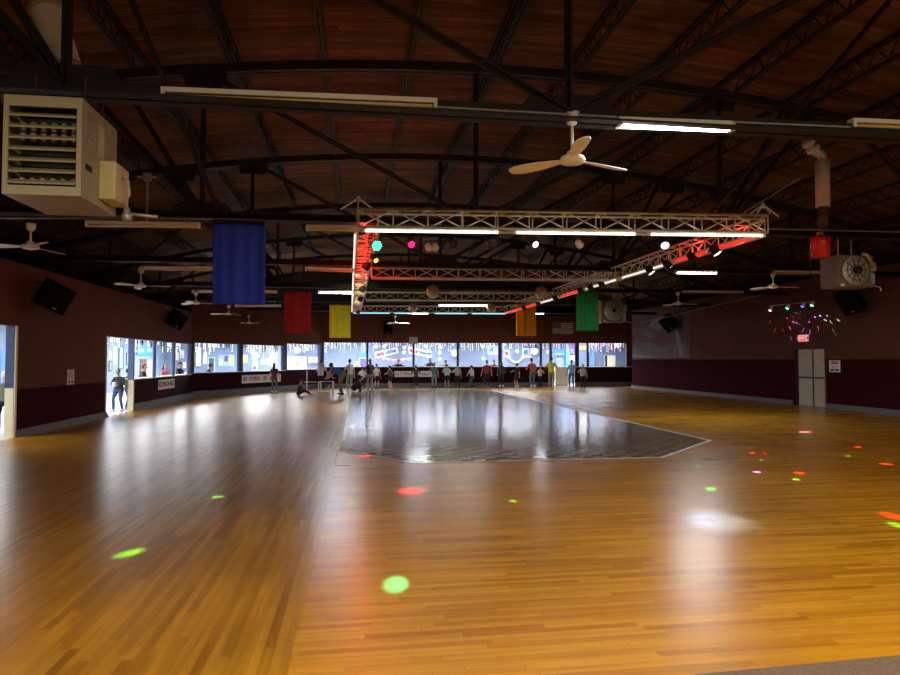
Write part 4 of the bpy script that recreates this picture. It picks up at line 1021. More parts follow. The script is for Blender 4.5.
slant([(408, 346.5), (432, 351), (431, 358), (409, 353.5)], 'white slanted party banner with red and blue script, falling', [(.06, .38, C_red, 5), (.45, .94, M_blueink, 6)])
# pennant string
t = thing('pennant_string', 'string of small pink and white pennants below the banners', 'bunting', lp(397, 358)); o = lp(397, 358); b = MB()
pts = [lp(382 + 30 * k / 12, 357.5 + 1.8 * math.sin(PI * k / 12)) - o + V((0, -.03, 0)) for k in range(13)]; b.tube(pts, .012, 5); b.build('cord', M_whitep, t)
for k in range(12):
    c = (pts[k] + pts[k + 1]) / 2; MB().prism([c + V((-.08, 0, 0)), c + V((.08, 0, 0)), c + V((0, 0, -.2))], (0, -.006, 0)).build('pennant', C_pink if k % 2 else C_white, t)
# hanging snowball lanterns
balls = [(403.5, 347.5, 'above its twin'), (403.3, 352.6, 'below its twin between the slanted banners'), (425.3, 346.6, 'above the falling banner'), (384.4, 346.4, 'above the rising banner'), (375.8, 347, 'at the corner of the rising banner'), (439, 347.6, 'right of the falling banner, highest'), (438.6, 352.6, 'right of the falling banner, middle'), (438.6, 359.5, 'right of the falling banner, lowest'), (481.7, 358.7, 'low near the blue and pink poster'), (481, 346.8, 'high near the blue and pink poster'), (515.2, 351.4, 'over the smile shaped garland'), (537.8, 358.3, 'low beside the last wide window post'), (298.5, 350.5, 'above the serving shutter'), (545, 352, 'in the narrow window by the doorway')]
for px, py, w in balls:
    p = lp(px, py) + V((0, -.6, 0)); r = .13 if px != 298.5 else .22
    t = thing('paper_lantern', 'white paper snowball lantern ' + w, 'lantern', p, 0, 'white paper snowball lanterns')
    MB().ball((0, 0, 0), r, 10, 6).build('globe', C_white, t, True); MB().tube([(0, 0, r * .95), (0, 0, 3.0 - p.z)], .004, 4).build('thread', M_whitep, t)
p = lp(453.7, 353.3) + V((0, -.4, 0)); t = thing('paper_lantern', 'round yellow and white lantern by a window post', 'lantern', p)
MB().ball((0, 0, 0), .24, 12, 7, (1, .5, 1)).build('globe', C_white, t, True); MB().ball((.03, -.1, 0), .12, 10, 6, (1, .5, 1)).build('yellow_centre', C_yel, t, True); MB().tube([(0, 0, .22), (0, 0, 3.0 - p.z)], .004, 4).build('thread', M_whitep, t)
card(488.5, 346.5, 498, 353.5, mcol('blue and pink print', (.25, .3, .75)), 'poster', 'square blue and pink poster near a window post', 'poster', C_white, [('pink_print', .5, .05, .95, .55, C_pink), ('blue_print', .1, .3, .5, .9, M_blueink)])
card(504, 350, 509, 357, C_white, 'poster', 'white poster with a red bow shape', 'poster', None, [('red_shape', .2, .2, .85, .8, C_red), ('white_shape', .4, .45, .55, .75, C_white)])
card(523, 349.3, 530.5, 356.5, mcol('pale violet print', (.28, .28, .5)), 'poster', 'pale poster with blue marks beside the hatted ornament', 'poster', C_white, [('blue_print', .1, .3, .6, .9, M_blueink), ('pink_print', .55, .1, .9, .5, C_pink)])
t = thing('smile_garland', 'white smile shaped garland on the lobby wall', 'garland', lp(515.5, 359)); o = lp(515.5, 359); b = MB()
b.tube([lp(508.5 + 14 * k / 10, 357.8 + 4.6 * math.sin(PI * k / 10)) - o + V((0, -.1, 0)) for k in range(11)], .075, 8); b.build('garland', C_white, t, True)
for px in (508.8, 522.3): MB().ball(lp(px, 357.5) - o + V((0, -.1, 0)), .14, 10, 6).build('end_ball', C_white, t, True)
p = lp(533.5, 351) + V((0, -.3, 0)); t = thing('round_ornament', 'round cream ornament with a black hat', 'ornament', p)
MB().ball((0, 0, 0), .27, 14, 8, (1, .5, 1)).build('ball', mcol('cream card', (.6, .54, .32)), t, True)
b = MB(); b.lathe([(.26, .24), (.26, .27), (.16, .28), (.15, .42)], n=14); b.build('hat', M_ink, t); MB().tube([(0, 0, .42), (0, 0, 3.0 - p.z)], .004, 4).build('thread', M_whitep, t)
# beyond the doorway and right windows
card(553.5, 350.5, 568, 354.3, C_sky, 'blue_wall_sign', 'bright blue sign board seen above the man in yellow', 'sign', None, [('white_edge', 0, 0, 1, .15, C_white)])
card(556, 356, 563.5, 371, mcol('grey violet hatch', (.2, .24, .42)), 'serving_hatch', 'grey blue hatch under the bright blue sign', 'hatch', C_blue, [('dark_header', 0, .9, 1, 1, C_dark)])
card(565, 343.5, 568.5, 375, mcol('strong blue pillar', (.10, .32, .75)), 'blue_pilaster', 'strong blue pilaster seen through the doorway', 'pilaster', th=.25)
card(569.5, 342, 575, 355, mcol('violet panel', (.22, .12, .5)), 'violet_panel', 'violet panel high in the doorway opening', 'panel', None, [('white_bulb', .3, .3, .5, .45, C_white), ('white_bulb', .6, .1, .75, .22, C_white)])
card(568.8, 354, 574.5, 361, C_white, 'poster', 'white and tan poster over the man in pale blue', 'poster', None, [('tan_print', .1, .1, .9, .5, C_tan)])
card(579.2, 343.2, 587, 349.9, C_white, 'menu_sign', 'white and yellow menu sign in the narrow window', 'sign', None, [('yellow_block', 0, 0, 1, .42, C_yel), ('red_line', .1, .74, .9, .84, C_red), ('red_line', .2, .56, .8, .64, C_red)], th=.04)
card(604.8, 355.5, 615, 372, C_cream if False else M_cream, 'lobby_door', 'cream door ajar on a dark gap beyond the last window', 'door', C_pale, [('dark_gap', 0, 0, .22, 1, M_ink), ('door_handle', .85, .45, .93, .5, M_galv)])
card(590.5, 343, 593.5, 372, C_blue, 'blue_pilaster', 'blue pilaster at the edge of the last wide window', 'pilaster', th=.2)
p = lp(610, 347) + V((0, -.5, 0)); t = thing('paper_lantern', 'pink paper lantern in the last wide window', 'lantern', p); MB().ball((0, 0, 0), .2, 10, 6, (1.3, .6, 1)).build('globe', C_pink, t, True); MB().tube([(0, 0, .18), (0, 0, 3.0 - p.z)], .004, 4).build('thread', M_whitep, t)
# cream half counter in the doorway
a0, a1 = on_y(555.3, 367.5, 40.0), on_y(568.5, 383, 40.0)
t = thing('ticket_counter', 'cream half height counter standing in the far doorway', 'counter', ((a0.x + a1.x) / 2, 40.0, 0)); w = a1.x - a0.x
MB().span((-w / 2, 0, .06), (w / 2, .5, 1.17)).build('body', M_cream, t); MB().span((-w / 2 - .03, -.03, 1.17), (w / 2 + .03, .53, 1.22)).build('counter_top', M_whitep, t); MB().span((-w / 2 + .02, .03, 0), (w / 2 - .02, .47, .06)).build('plinth', M_galv, t)
p = on_z(558, 387, 0); t = thing('floor_stand', 'thin chrome floor stand before the cream counter', 'stand', (p.x, 38.9, 0))
b = MB(); b.lathe([(.14, 0), (.14, .015), (.02, .03)], n=14); b.build('base', M_galv, t); MB().tube([(0, 0, .02), (0, 0, .75)], .02, 8).build('post', M_galv, t); MB().tube([(-.12, 0, .55), (.12, 0, .55)], .018, 8).build('cross_bar', M_galv, t)

# left lobby wall (plane x = LLX)
def lcard(x0, y0, x1, y1, m, name, label, cat, frame=None, extras=(), th=.02):
    a, c = on_x(x0, y0, LLX), on_x(x1, y1, LLX); L = abs(c.y - a.y); h = a.z - c.z
    t = thing(name, label, cat, (LLX + .002, (a.y + c.y) / 2, (a.z + c.z) / 2), PI / 2)
    MB().span((-L / 2, -th, -h / 2), (L / 2, 0, h / 2)).build('panel', m, t)
    if frame:
        b = MB(); f = .05; b.span((-L / 2 - f, -th - .02, h / 2), (L / 2 + f, 0, h / 2 + f)); b.span((-L / 2 - f, -th - .02, -h / 2 - f), (L / 2 + f, 0, -h / 2)); b.span((-L / 2 - f, -th - .02, -h / 2), (-L / 2, 0, h / 2)); b.span((L / 2, -th - .02, -h / 2), (L / 2 + f, 0, h / 2)); b.build('frame', frame, t)
    for (nm, ex0, ey0, ex1, ey1, em2) in extras: MB().span((-L / 2 + ex0 * L, -th - .01, -h / 2 + ey0 * h), (-L / 2 + ex1 * L, -th, -h / 2 + ey1 * h)).build(nm, em2, t)
    return t
lcard(108.5, 351, 111, 359, C_white, 'poster', 'white poster highest above the person in the dark jacket', 'poster', None, [('pale_print', .2, .2, .8, .7, C_pale)])
lcard(113, 346, 116, 364, C_white, 'poster', 'tall white poster beside the dark framed mirror', 'poster', None, [('pale_print', .2, .2, .8, .8, C_pale)])
lcard(119, 347, 122.5, 368, C_pale, 'wall_mirror', 'tall mirror with a dark frame in the doorway lobby', 'mirror', C_dark)
lcard(126.5, 354, 130, 364, C_pale, 'poster', 'pale poster in a dark frame by the doorway post', 'poster', C_dark)
lcard(109, 362, 111, 370, C_pale, 'poster', 'small pale poster beside the head of the dark jacket', 'poster', C_dark)
lcard(122, 376, 131, 386, M_cream, 'lobby_panel', 'cream low panel behind the person in the doorway', 'panel')
lcard(136, 346.5, 152.5, 355.5, C_sky, 'cloud_board', 'bright blue cloud shaped board in the first side window', 'board', None, [('white_puff', .1, .4, .35, .75, C_white), ('white_puff', .55, .5, .9, .85, C_pale)], .08)
lcard(140, 360, 145.5, 380, mcol('reddish brown arch door', (.12, .05, .04)), 'arched_door', 'dark reddish door in the first side window', 'door', C_dark, [('door_handle', .1, .45, .2, .52, M_galv)])
lcard(146, 360, 151.5, 380, mcol('beige wall panel', (.55, .5, .42)), 'lobby_panel', 'beige wall panel beside the dark reddish door', 'panel')
lcard(167, 357, 170.5, 364.5, C_yel, 'poster', 'yellow poster above the counter between two side windows', 'poster', None, [('orange_print', .2, .25, .8, .7, C_or)])
card(176, 352, 178.5, 360, C_white, 'poster', 'white poster behind the person in the dark cap', 'poster')
card(180, 350, 184, 358, C_white, 'poster', 'white sheet with dark lines in the third side window', 'poster', None, pe[1:])
card(183, 362, 186, 368, C_white, 'poster', 'white sheet low in the third side window', 'poster')
lcard(0.5, 350, 4.5, 400, C_blue, 'lobby_panel', 'blue wall panel behind the white haired person', 'panel')

# ================================================================== ICICLE LIGHT STRINGS
m_ice = [emis('icicle white bulbs', (240, 245, 255), 1.5, (235, 235, 240)), emis('icicle violet bulbs', (210, 170, 255), 1.5, (225, 205, 240)), emis('icicle blue bulbs', (170, 200, 255), 1.4, (210, 220, 240))]
m_dk = mat('dark garland foil', (.02, .025, .04), .4, linear=True)
def icicles(P, Q, z, label, tint=0, dens=7, dark=.0, seed=1, lo=.12, hi=.62):
    """strands hanging inside the opening, behind its face"""
    P, Q = V((*P, 0)), V((*Q, 0)); t = (Q - P); L = t.length; t.normalize(); n = V((-t.y, t.x, 0)); rnd = random.Random(seed)
    o = thing('icicle_lights', label, 'string lights', P + n * .28 + V((0, 0, z - .012)), 0, 'icicle light strings in the window heads')
    MB().tube([V((0, 0, 0)), t * L], .012, 5).build('cord', M_whitep, o)
    bs = [MB(), MB(), MB()]
    k = .05
    while k < L - .04:
        ln = lo + (hi - lo) * rnd.random() ** 1.5; q = t * k; r = .011 + .009 * rnd.random(); yo = n * rnd.uniform(-.05, .05)
        kind = 2 if rnd.random() < dark + .12 else (1 if (tint and rnd.random() < .45) else 0)
        b = bs[kind]
        if kind == 2: b.tube([q + yo, q + yo + V((.01, 0, -ln * .6))], r * 1.2, 5)
        else:
            z0 = 0
            while z0 < ln:
                seg = rnd.uniform(.05, .16); b.tube([q + yo + V((0, 0, -z0)), q + yo + V((0, 0, -min(ln, z0 + seg)))], r, 5); z0 += seg + rnd.uniform(.0, .07)
            if rnd.random() < .35: b.ball(q + yo + V((0, 0, -ln)), r * 1.9, 6, 4)
        k += 1 / (dens * 1.35) * rnd.uniform(.6, 1.4)
    for b, m, nm in zip(bs, (m_ice[0], m_ice[tint], m_dk), ('white_strands', 'coloured_strands', 'dark_strands')):
        if b.v: b.build(nm, m, o)['kind'] = 'stuff'
icicles((LX, 12.5), (LX, 14.7), 2.38, 'icicle lights over the opening with the white haired person', 0, 8, .3, 1)
icicles((LX, 20.3), (LX, 22.1), 2.35, 'icicle lights over the doorway of the person in dark jacket', 0, 8, .35, 2, .08, .4)
icicles((LX, 22.55), (LX, 24.3), 2.35, 'icicle lights over the blue cloud board', 0, 8, .45, 3, .08, .45)
icicles((LX, 24.85), (LX, 26.8), 2.35, 'icicle lights over the person in pink', 0, 8, .4, 4, .08, .4)
icicles((LX, 27.35), (LX, 29.05), 2.35, 'icicle lights over the person in the dark cap', 0, 8, .25, 5)
icicles(lerp(CA, CB, .25), lerp(CA, CB, 3.2), 2.42, 'icicle lights over the boy in red', 0, 7, .3, 6)
icicles(lerp(CA, CB, 3.6), lerp(CA, CB, 6.85), 2.42, 'icicle lights over the girl in maroon', 0, 8, .2, 7, .15, .75)
icicles(lerp(CB, CC, .2), lerp(CB, CC, 3.15), 2.56, 'icicle lights over the serving shutter', 0, 6, .05, 8)
wins = [(X(324), X(366), 0, 'over the man bending in blue'), (X(368.5), X(412.5), 1, 'over the rising party banner'), (X(414.8), X(456.6), 0, 'over the falling party banner'), (X(459.2), X(498.3), 0, 'over the blue and pink poster'), (X(502.2), X(539.5), 1, 'over the smile shaped garland'), (X(542.2), X(549.3), 1, 'in the narrow window beside the doorway'), (X(552.3), X(575), 1, 'over the open far doorway'), (X(589.2), X(626), 1, 'in the last wide window')]
for k, (a, c, tint, w) in enumerate(wins): icicles((a, BY), (c, BY), 2.69 if k < 7 else 2.72, 'icicle lights ' + w, tint, 7 if k < 7 else 13, .06, 20 + k, .1, .6 if k != 4 else .45)

# ================================================================== LIGHTING
def area(loc, rot, sx, sy_, e, col, spread=180):
    ld = bpy.data.lights.new('area', 'AREA'); ld.shape = 'RECTANGLE'; ld.size = sx; ld.size_y = sy_; ld.energy = e; ld.color = col; ld.spread = math.radians(spread)
    o = bpy.data.objects.new('ceiling_lamp_light', ld); COL.objects.link(o); o.location = loc; o.rotation_euler = rot; return o
K_LOB, K_HALL = 1.0, .74
for x in (-5, 0, 5, 10, 15): area((x, 41.8, 2.96), (0, 0, 0), 3.2, 2.4, 440 * K_LOB, (.93, .96, 1))
for y in (13.5, 19, 24, 29.5, 35): area((-10, y, 2.96), (0, 0, 0), 2.4, 3.2, 300 * K_LOB, (.92, .96, 1))
area((-9.5, 40, 2.96), (0, 0, 0), 2.4, 2.4, 560, (.92, .96, 1))
area((-5.6, 37.5, 2.96), (0, 0, .98), 2, 2, 480 * K_LOB, (.92, .96, 1))
# warm strip lamps over the near end of the hall (behind the camera's head and above)
for x, k in ((-4.5, .75), (1.5, 1), (7.5, 1.25), (13, 1.2)): area((x, .6, 4.3), (0, 0, 0), 2.4, .3, 450 * k * K_HALL, (1, .86, .60))
for x in (-1, 6, 12): area((x, -3, 4.3), (math.radians(15), 0, 0), 2.4, .3, 300 * K_HALL, (1, .84, .58))
w = bpy.data.worlds.new('world'); SC.world = w; w.use_nodes = True
w.node_tree.nodes['Background'].inputs['Color'].default_value = (.02, .018, .016, 1); w.node_tree.nodes['Background'].inputs['Strength'].default_value = 1
# ================================================================== PEOPLE
PEND = []
def ik(a, t, l1, l2, hint):
    a, t = V(a), V(t); d = t - a; L = d.length
    if L > (l1 + l2) * .995: t = a + d * ((l1 + l2) * .995 / L); d = t - a; L = d.length
    u = d / L; x = (l1 * l1 - l2 * l2 + L * L) / (2 * L); h = math.sqrt(max(0, l1 * l1 - x * x))
    hv = V(hint); hv = hv - u * hv.dot(u); hv = hv.normalized() if hv.length > 1e-6 else V((0, 1, 0))
    return a + u * x + hv * h, t
SKIN = [mat('fair skin', (.52, .32, .23), .55, linear=True, var=.05), mat('tan skin', (.36, .20, .13), .55, linear=True, var=.05), mat('brown skin', (.14, .07, .045), .55, linear=True, var=.05)]
HAIR = {'dark': mat('dark brown hair', (.018, .011, .008), .5, linear=True), 'brown': mat('brown hair', (.07, .035, .018), .5, linear=True), 'white': mat('white hair', (.72, .68, .58), .6, linear=True), 'blond': mat('blond hair', (.35, .23, .10), .5, linear=True)}
M_eye = mat('dark eyes', (.01, .01, .01), .2, linear=True)
M_sole = mat('dark skate wheels', (.02, .02, .022), .5, linear=True)
CL = {}
def cloth_m(c):
    k = tuple(c)
    if k not in CL: CL[k] = mat('fabric %d' % len(CL), c, .85, linear=True, var=.12, scale=14)
    return CL[k]
def remesh_later(mb, name, m, parent, vox, extra=None):
    o = mb.build(name, m, parent, True)
    md = o.modifiers.new('r', 'REMESH'); md.mode = 'VOXEL'; md.voxel_size = vox; md.use_smooth_shade = True
    sm = o.modifiers.new('s', 'SMOOTH'); sm.factor = .5; sm.iterations = 2
    PEND.append((o, extra)); return o
def person(label, loc, face, h, top, bottom, skin=0, hair='dark', hl='short', bend=0, head=0, twist=0, lh=None, rh=None, feet=None, pelvis=None, sleeve='short', legs='long', shoe=(.5, .5, .5), skates=False, cap=None, group=None, wide=1.0):
    """loc: floor point between the feet; face: yaw of facing (0 = +Y). hands / feet in metres in the body frame at 1.75 m, +Y ahead, +X to the person's right"""
    s = h / 1.75
    t = thing('person', label, 'person', loc, face, group)
    S = lambda p: V(p) * s
    pel = V(pelvis or (0, 0, .94)); d = V((0, math.sin(bend), math.cos(bend))); fwd = V((0, math.cos(bend), -math.sin(bend)))
    X_ = V((math.cos(twist), math.sin(twist), 0))
    P = lambda k, x=0, f=0: pel + d * k + X_ * x + fwd * f
    hd = V((0, math.sin(bend * .6 + head), math.cos(bend * .6 + head))); hf = V((0, hd.z, -hd.y))
    nb = P(.50); hc = nb + hd * .20 + hf * .02
    feet = feet or ((-.11, 0, .08), (.11, .02, .08)); lh = lh or (-.30, .06, .72); rh = rh or (.30, .06, .72)
    q = .9
    b = MB(); SC_ = lambda pts: [S(p) for p in pts]; RR = lambda rs, k=1: [(a * s * k, c * s * k) for a, c in rs]
    tor = [P(-.10), P(-.02), P(.10), P(.22), P(.36), P(.45), P(.50), nb + hd * .09]
    torr = [(.10 * wide, .09 * wide), (.155 * wide, .115 * wide), (.135 * wide, .10 * wide), (.145 * wide, .105 * wide), (.165 * wide, .105), (.14, .085), (.06, .058), (.052, .052)]
    b.loft(SC_(tor), RR(torr, .93), 12, True, X_)
    hp = [hc + hd * z + hf * y for z, y in ((-.118, .045), (-.10, .04), (-.06, .025), (0, .012), (.05, .0), (.09, -.008), (.113, -.012))]
    b.loft(SC_(hp), RR([(.022, .02), (.045, .05), (.064, .078), (.074, .092), (.072, .092), (.05, .066), (.015, .02)]), 12, True, X_)
    b.loft(SC_([hc + hf * .085 + hd * .02, hc + hf * .125 - hd * .03, hc + hf * .10 - hd * .045]), RR([(.012, .012), (.018, .016), (.016, .012)]), 6)
    for sx in (-1, 1): b.ball(S(hc + X_ * (.076 * sx) - hd * .005), .022 * s, 6, 4, (.6, 1, 1.3))
    arms = []; hands = MB()
    for sx, tgt in ((-1, lh), (1, rh)):
        sh = P(.43, .165 * sx * (.55 + .45 * wide)); el, wr = ik(sh, tgt, .29, .26, (sx * .8, -.6, -.5)); arms.append((sh, el, wr))
        b.loft(SC_([P(.42, .10 * sx), sh, sh.lerp(el, .5), el, el.lerp(wr, .35), wr]), RR([(.05, .05), (.052, .052), (.045, .045), (.037, .037), (.036, .036), (.025, .025)]), 9)
        u = (wr - el).normalized(); v = u.cross(V((0, 0, 1))); v = v.normalized() if v.length > .1 else V((1, 0, 0)); n_ = u.cross(v)
        b.loft(SC_([wr - u * .02, wr + u * .03, wr + u * .085]), RR([(.025, .022), (.038, .02), (.04, .017)]), 8, True, v)
        for k in range(4):
            o = wr + u * .075 + v * (-.03 + k * .02); ln = (.06, .075, .07, .055)[k]
            hands.tube(SC_([o, o + u * ln * .55 - n_ * .012, o + u * ln * .9 - n_ * .034]), [.0095 * s, .0088 * s, .007 * s], 5)
        o = wr + u * .03 - v * .032 * sx; hands.tube(SC_([o, o + u * .03 - v * .026 * sx - n_ * .01, o + u * .06 - v * .024 * sx - n_ * .025]), [.011 * s, .010 * s, .008 * s], 5)
    lg = []
    for sx, ft in ((-1, feet[0]), (1, feet[1])):
        hp_ = pel + X_ * (.09 * sx * wide) + V((0, 0, -.03)); an = V(ft); kn, an = ik(hp_, an, .44, .43, (sx * .12, 1, .15)); lg.append((hp_, kn, an))
        b.loft(SC_([hp_, hp_.lerp(kn, .4), kn, kn.lerp(an, .35), an]), RR([(.085 * wide, .085 * wide), (.072 * wide, .072 * wide), (.05, .05), (.05, .05), (.034, .034)]), 9)
        b.loft(SC_([an + V((0, -.04, -.03)), an + V((0, .06, -.045)), an + V((0, .15, -.06))]), RR([(.035, .03), (.04, .028), (.03, .015)]), 8, True, (1, 0, 0))
    remesh_later(b, 'body', SKIN[skin], t, .021 * max(s, .7), hands)
    e = MB()
    for sx in (-1, 1): e.ball(S(hc + hf * .098 + X_ * (.03 * sx) + hd * .012), .0105 * s, 6, 4)
    e.build('eyes', M_eye, t, True)
    # shirt
    b = MB(); b.loft(SC_([P(-.06), P(.0), P(.10), P(.22), P(.36), P(.45), P(.495)]), RR([(.168 * wide, .13 * wide), (.17 * wide, .13 * wide), (.155 * wide, .12 * wide), (.163 * wide, .122 * wide), (.182 * wide, .12), (.155, .10), (.078, .075)]), 14, True, X_)
    for sh, el, wr in arms:
        if sleeve == 'short': b.loft(SC_([sh.lerp(P(.42), .5), sh, sh.lerp(el, .62)]), RR([(.07, .07), (.068, .068), (.058, .058)]), 9)
        else: b.loft(SC_([sh.lerp(P(.42), .5), sh, sh.lerp(el, .5), el, wr.lerp(el, .08)]), RR([(.07, .07), (.068, .068), (.058, .058), (.05, .05), (.036, .036)]), 9)
    remesh_later(b, 'shirt', cloth_m(top), t, .022 * max(s, .7))
    b = MB(); b.loft(SC_([P(.04), P(-.03), P(-.13)]), RR([(.155 * wide, .122 * wide), (.168 * wide, .13 * wide), (.13 * wide, .115 * wide)]), 12, True, X_)
    for hp_, kn, an in lg:
        if legs == 'long': b.loft(SC_([hp_, hp_.lerp(kn, .4), kn, kn.lerp(an, .5), an.lerp(kn, .02)]), RR([(.098 * wide, .1 * wide), (.085 * wide, .085 * wide), (.066, .066), (.062, .062), (.055, .055)]), 9)
        else: b.loft(SC_([hp_, hp_.lerp(kn, .4), hp_.lerp(kn, .85)]), RR([(.1 * wide, .1 * wide), (.092 * wide, .092 * wide), (.09 * wide, .09 * wide)]), 9)
    remesh_later(b, 'trousers' if legs == 'long' else 'shorts', cloth_m(bottom), t, .022 * max(s, .7))
    for hp_, kn, an in lg:
        b = MB(); b.loft(SC_([an + V((0, -.07, -.045)), an + V((0, 0, -.04)), an + V((0, .10, -.05)), an + V((0, .185, -.055))]), RR([(.035, .032), (.05, .038), (.05, .03), (.03, .022)]), 9, True, (1, 0, 0))
        if skates: b.loft(SC_([an + V((0, -.01, -.05)), an + V((0, -.01, .10))]), RR([(.056, .06), (.055, .058)]), 9)
        sh_ = b.build('roller_skate' if skates else 'shoe', cloth_m(shoe), t, True)
        w_ = MB()
        if skates:
            for yy in (-.05, .12): MB().tube(SC_([an + V((-.045, yy, -.052)), an + V((.045, yy, -.052))]), .028 * s, 8).build('wheel_pair', M_sole, sh_)
        else:
            w_.loft(SC_([an + V((0, -.075, -.072)), an + V((0, .185, -.072))]), RR([(.04, .008), (.036, .008)]), 8, True, (1, 0, 0)); w_.build('sole', M_sole, sh_)
    # hair
    b = MB(); hh = [hc - hf * .018 + hd * z - hf * y for z, y in ((-.07, .045), (-.02, .03), (.03, .02), (.08, .012), (.115, .01), (.13, .008))]
    b.loft(SC_(hh), RR([(.055, .05), (.078, .075), (.084, .092), (.076, .088), (.048, .055), (.012, .015)]), 12, True, X_)
    if hl == 'long':
        b.loft(SC_([hc - hf * .06 + hd * .03, hc - hf * .095 - hd * .10, P(.40, 0, -.135), P(.24, 0, -.14)]), RR([(.07, .04), (.085, .04), (.09, .035), (.045, .015)]), 9, True, X_)
    if hl == 'tail':
        b.loft(SC_([hc - hf * .09 + hd * .06, hc - hf * .15 + hd * .02, hc - hf * .14 - hd * .12]), RR([(.03, .03), (.035, .035), (.012, .012)]), 8, True, X_)
    remesh_later(b, 'hair', HAIR[hair], t, .018 * max(s, .7))
    if cap:
        b = MB(); b.loft(SC_([hc + hd * z - hf * .012 for z in (.035, .07, .11, .138)]), RR([(.089, .104), (.086, .1), (.06, .072), (.01, .012)]), 14, True, X_)
        b.prism(SC_([hc + hd * .04 + hf * .07 + X_ * -.07, hc + hd * .035 + hf * .15 + X_ * -.05, hc + hd * .035 + hf * .15 + X_ * .05, hc + hd * .04 + hf * .07 + X_ * .07]), hd * .012 * s)
        b.build('cap', cloth_m(cap), t, True)
    return t, s
def at(px, py): p = on_z(px, py, 0); return V((p.x, p.y, 0))
def behind(px, off=.75):
    """floor point in the lobby behind the end wall"""
    p = on_y(px, 380, BY + off); return V((p.x, p.y, 0))
DK, GR_, WHT, NAVY, JEAN = (.012, .012, .014), (.14, .14, .15), (.62, .62, .64), (.02, .028, .06), (.05, .085, .16)
BACK, FRONT = 0.0, PI                                    # facing the end wall / facing the camera
rail = ((-.2, .34, 1.12), (.2, .34, 1.12))
ONR = dict(lh=rail[0], rh=rail[1], bend=.18)
# --- through the openings of the long side wall
person('white haired person in olive jacket and black trousers at the picture edge', at(3, 431.5), .5, 1.38, (.16, .17, .12), DK, 0, 'white', sleeve='long', wide=1.1)
person('person in dark jacket and jeans walking through the side doorway', at(118.5, 411), PI - .25, 1.36, (.03, .03, .034), JEAN, 0, 'dark', sleeve='long', lh=(-.12, .30, 1.08), rh=(.12, .32, 1.12), head=.35, feet=((-.12, -.08, .08), (.12, .16, .08)), shoe=(.8, .8, .8), wide=1.2)
p = at(118.5, 411); t = thing('paper_bag', 'white paper bag held by the person in dark jacket', 'paper bag', p + V((-.02, -.36, .86)), .4)
b = MB(); b.loft([(0, 0, -.07), (0, 0, 0), (0, 0, .07)], [(.045, .03), (.055, .035), (.06, .02)], 8); b.build('bag', M_whitep, t); MB().loft([(0, 0, .068), (0, 0, .085)], [(.06, .018), (.063, .01)], 8).build('folded_top', M_whitep, t)
person('person in green jacket and blue jeans half hidden by the doorway post', at(127.5, 409.5), PI / 2 - 2.2, 1.36, (.05, .075, .03), (.04, .08, .17), 1, 'dark', sleeve='long', lh=(-.2, .2, 1.0))
person('dark haired person leaning low over the counter by the cloud board', V((-8.2, on_x(140, 378, -8.2).y, 0)), -PI / 2, 1.5, (.05, .06, .04), DK, 1, 'dark', sleeve='long', lh=(-.1, .4, 1.1), rh=(.1, .4, 1.1), bend=.3)
person('person in pink shirt behind the side counter', V((-8.1, on_x(163.5, 375, -8.1).y, 0)), -PI / 2 - .6, 1.5, (.62, .2, .22), DK, 0, 'dark', hl='long', lh=(-.15, .4, 1.2), rh=(.15, .4, 1.2), bend=.2)
person('person in black top and dark cap behind the side counter', V((-8.1, on_x(178, 375, -8.1).y, 0)), -PI / 2 - .3, 1.56, DK, DK, 1, 'dark', cap=DK, lh=(-.15, .4, 1.15), rh=(.15, .4, 1.15), bend=.15, sleeve='long')
cn = V((-math.sin(a), math.cos(a), 0))
def behind_c(px, off=.6): q = on_seg(px, 372, CA, CB); return V((q.x, q.y, 0)) + cn * off
person('boy in red shirt leaning his arms on the corner counter', behind_c(205.5, .8), a + PI, 1.62, (.45, .02, .03), DK, 0, 'dark', lh=(-.05, .48, 1.12), rh=(.12, .46, 1.12), bend=.55, head=-.3, sleeve='long')
person('person in black with a hat at the corner counter', behind_c(223, .75), a + PI, 1.5, DK, DK, 1, 'dark', cap=DK, sleeve='long', lh=(-.2, .42, 1.15), rh=(.2, .42, 1.15), bend=.35, wide=1.25)
person('dark haired child peeking over the counter by the serving shutter', behind_c(282.5, 1.4) + V((1.2, 1.0, 0)), PI, 1.32, DK, DK, 0, 'dark')
# --- on the rink, from the corner along the end wall
person('girl with long dark hair in maroon shirt and grey leggings', at(274, 393.6), BACK - .2, 1.50, (.17, .02, .03), (.10, .10, .115), 0, 'dark', hl='long', skates=True, shoe=(.45, .42, .42), lh=(-.30, .1, .82), rh=(.30, .12, .82))
person('child in black sitting on the rink floor by the white frame', at(298.5, 395.5), -1.2, 1.35, DK, DK, 0, 'dark', sleeve='long', pelvis=(0, 0, .14), feet=((-.16, .80, .08), (.16, .72, .08)), lh=(-.26, .32, .18), rh=(.22, .42, .30), bend=.2, shoe=(.7, .7, .66), skates=True, cap=(.05, .05, .055))
person('woman in white top and black leggings behind the white frame', at(320.5, 392.5), BACK - .5, 1.66, (.62, .58, .6), DK, 0, 'dark', skates=True, shoe=(.5, .45, .45), lh=(-.2, .32, 1.0), rh=(.22, .34, 1.0), bend=.2, hl='tail')
person('child in patterned tan shirt and black shorts leaning on the white frame', at(327, 393.3), -1.4, 1.36, (.42, .30, .22), DK, 0, 'brown', legs='short', skates=True, shoe=(.6, .4, .4), lh=(-.2, .40, .98), rh=(.2, .42, .98), bend=.4)
person('man in bright blue shirt and khaki trousers bending forward', at(342, 394.3), 1.15, 1.80, (.015, .13, .42), (.20, .15, .075), 1, 'dark', bend=1.02, head=.1, lh=(-.2, .80, .70), rh=(.2, .78, .74), feet=((-.12, -.08, .08), (.12, .14, .08)), shoe=DK, wide=1.15)
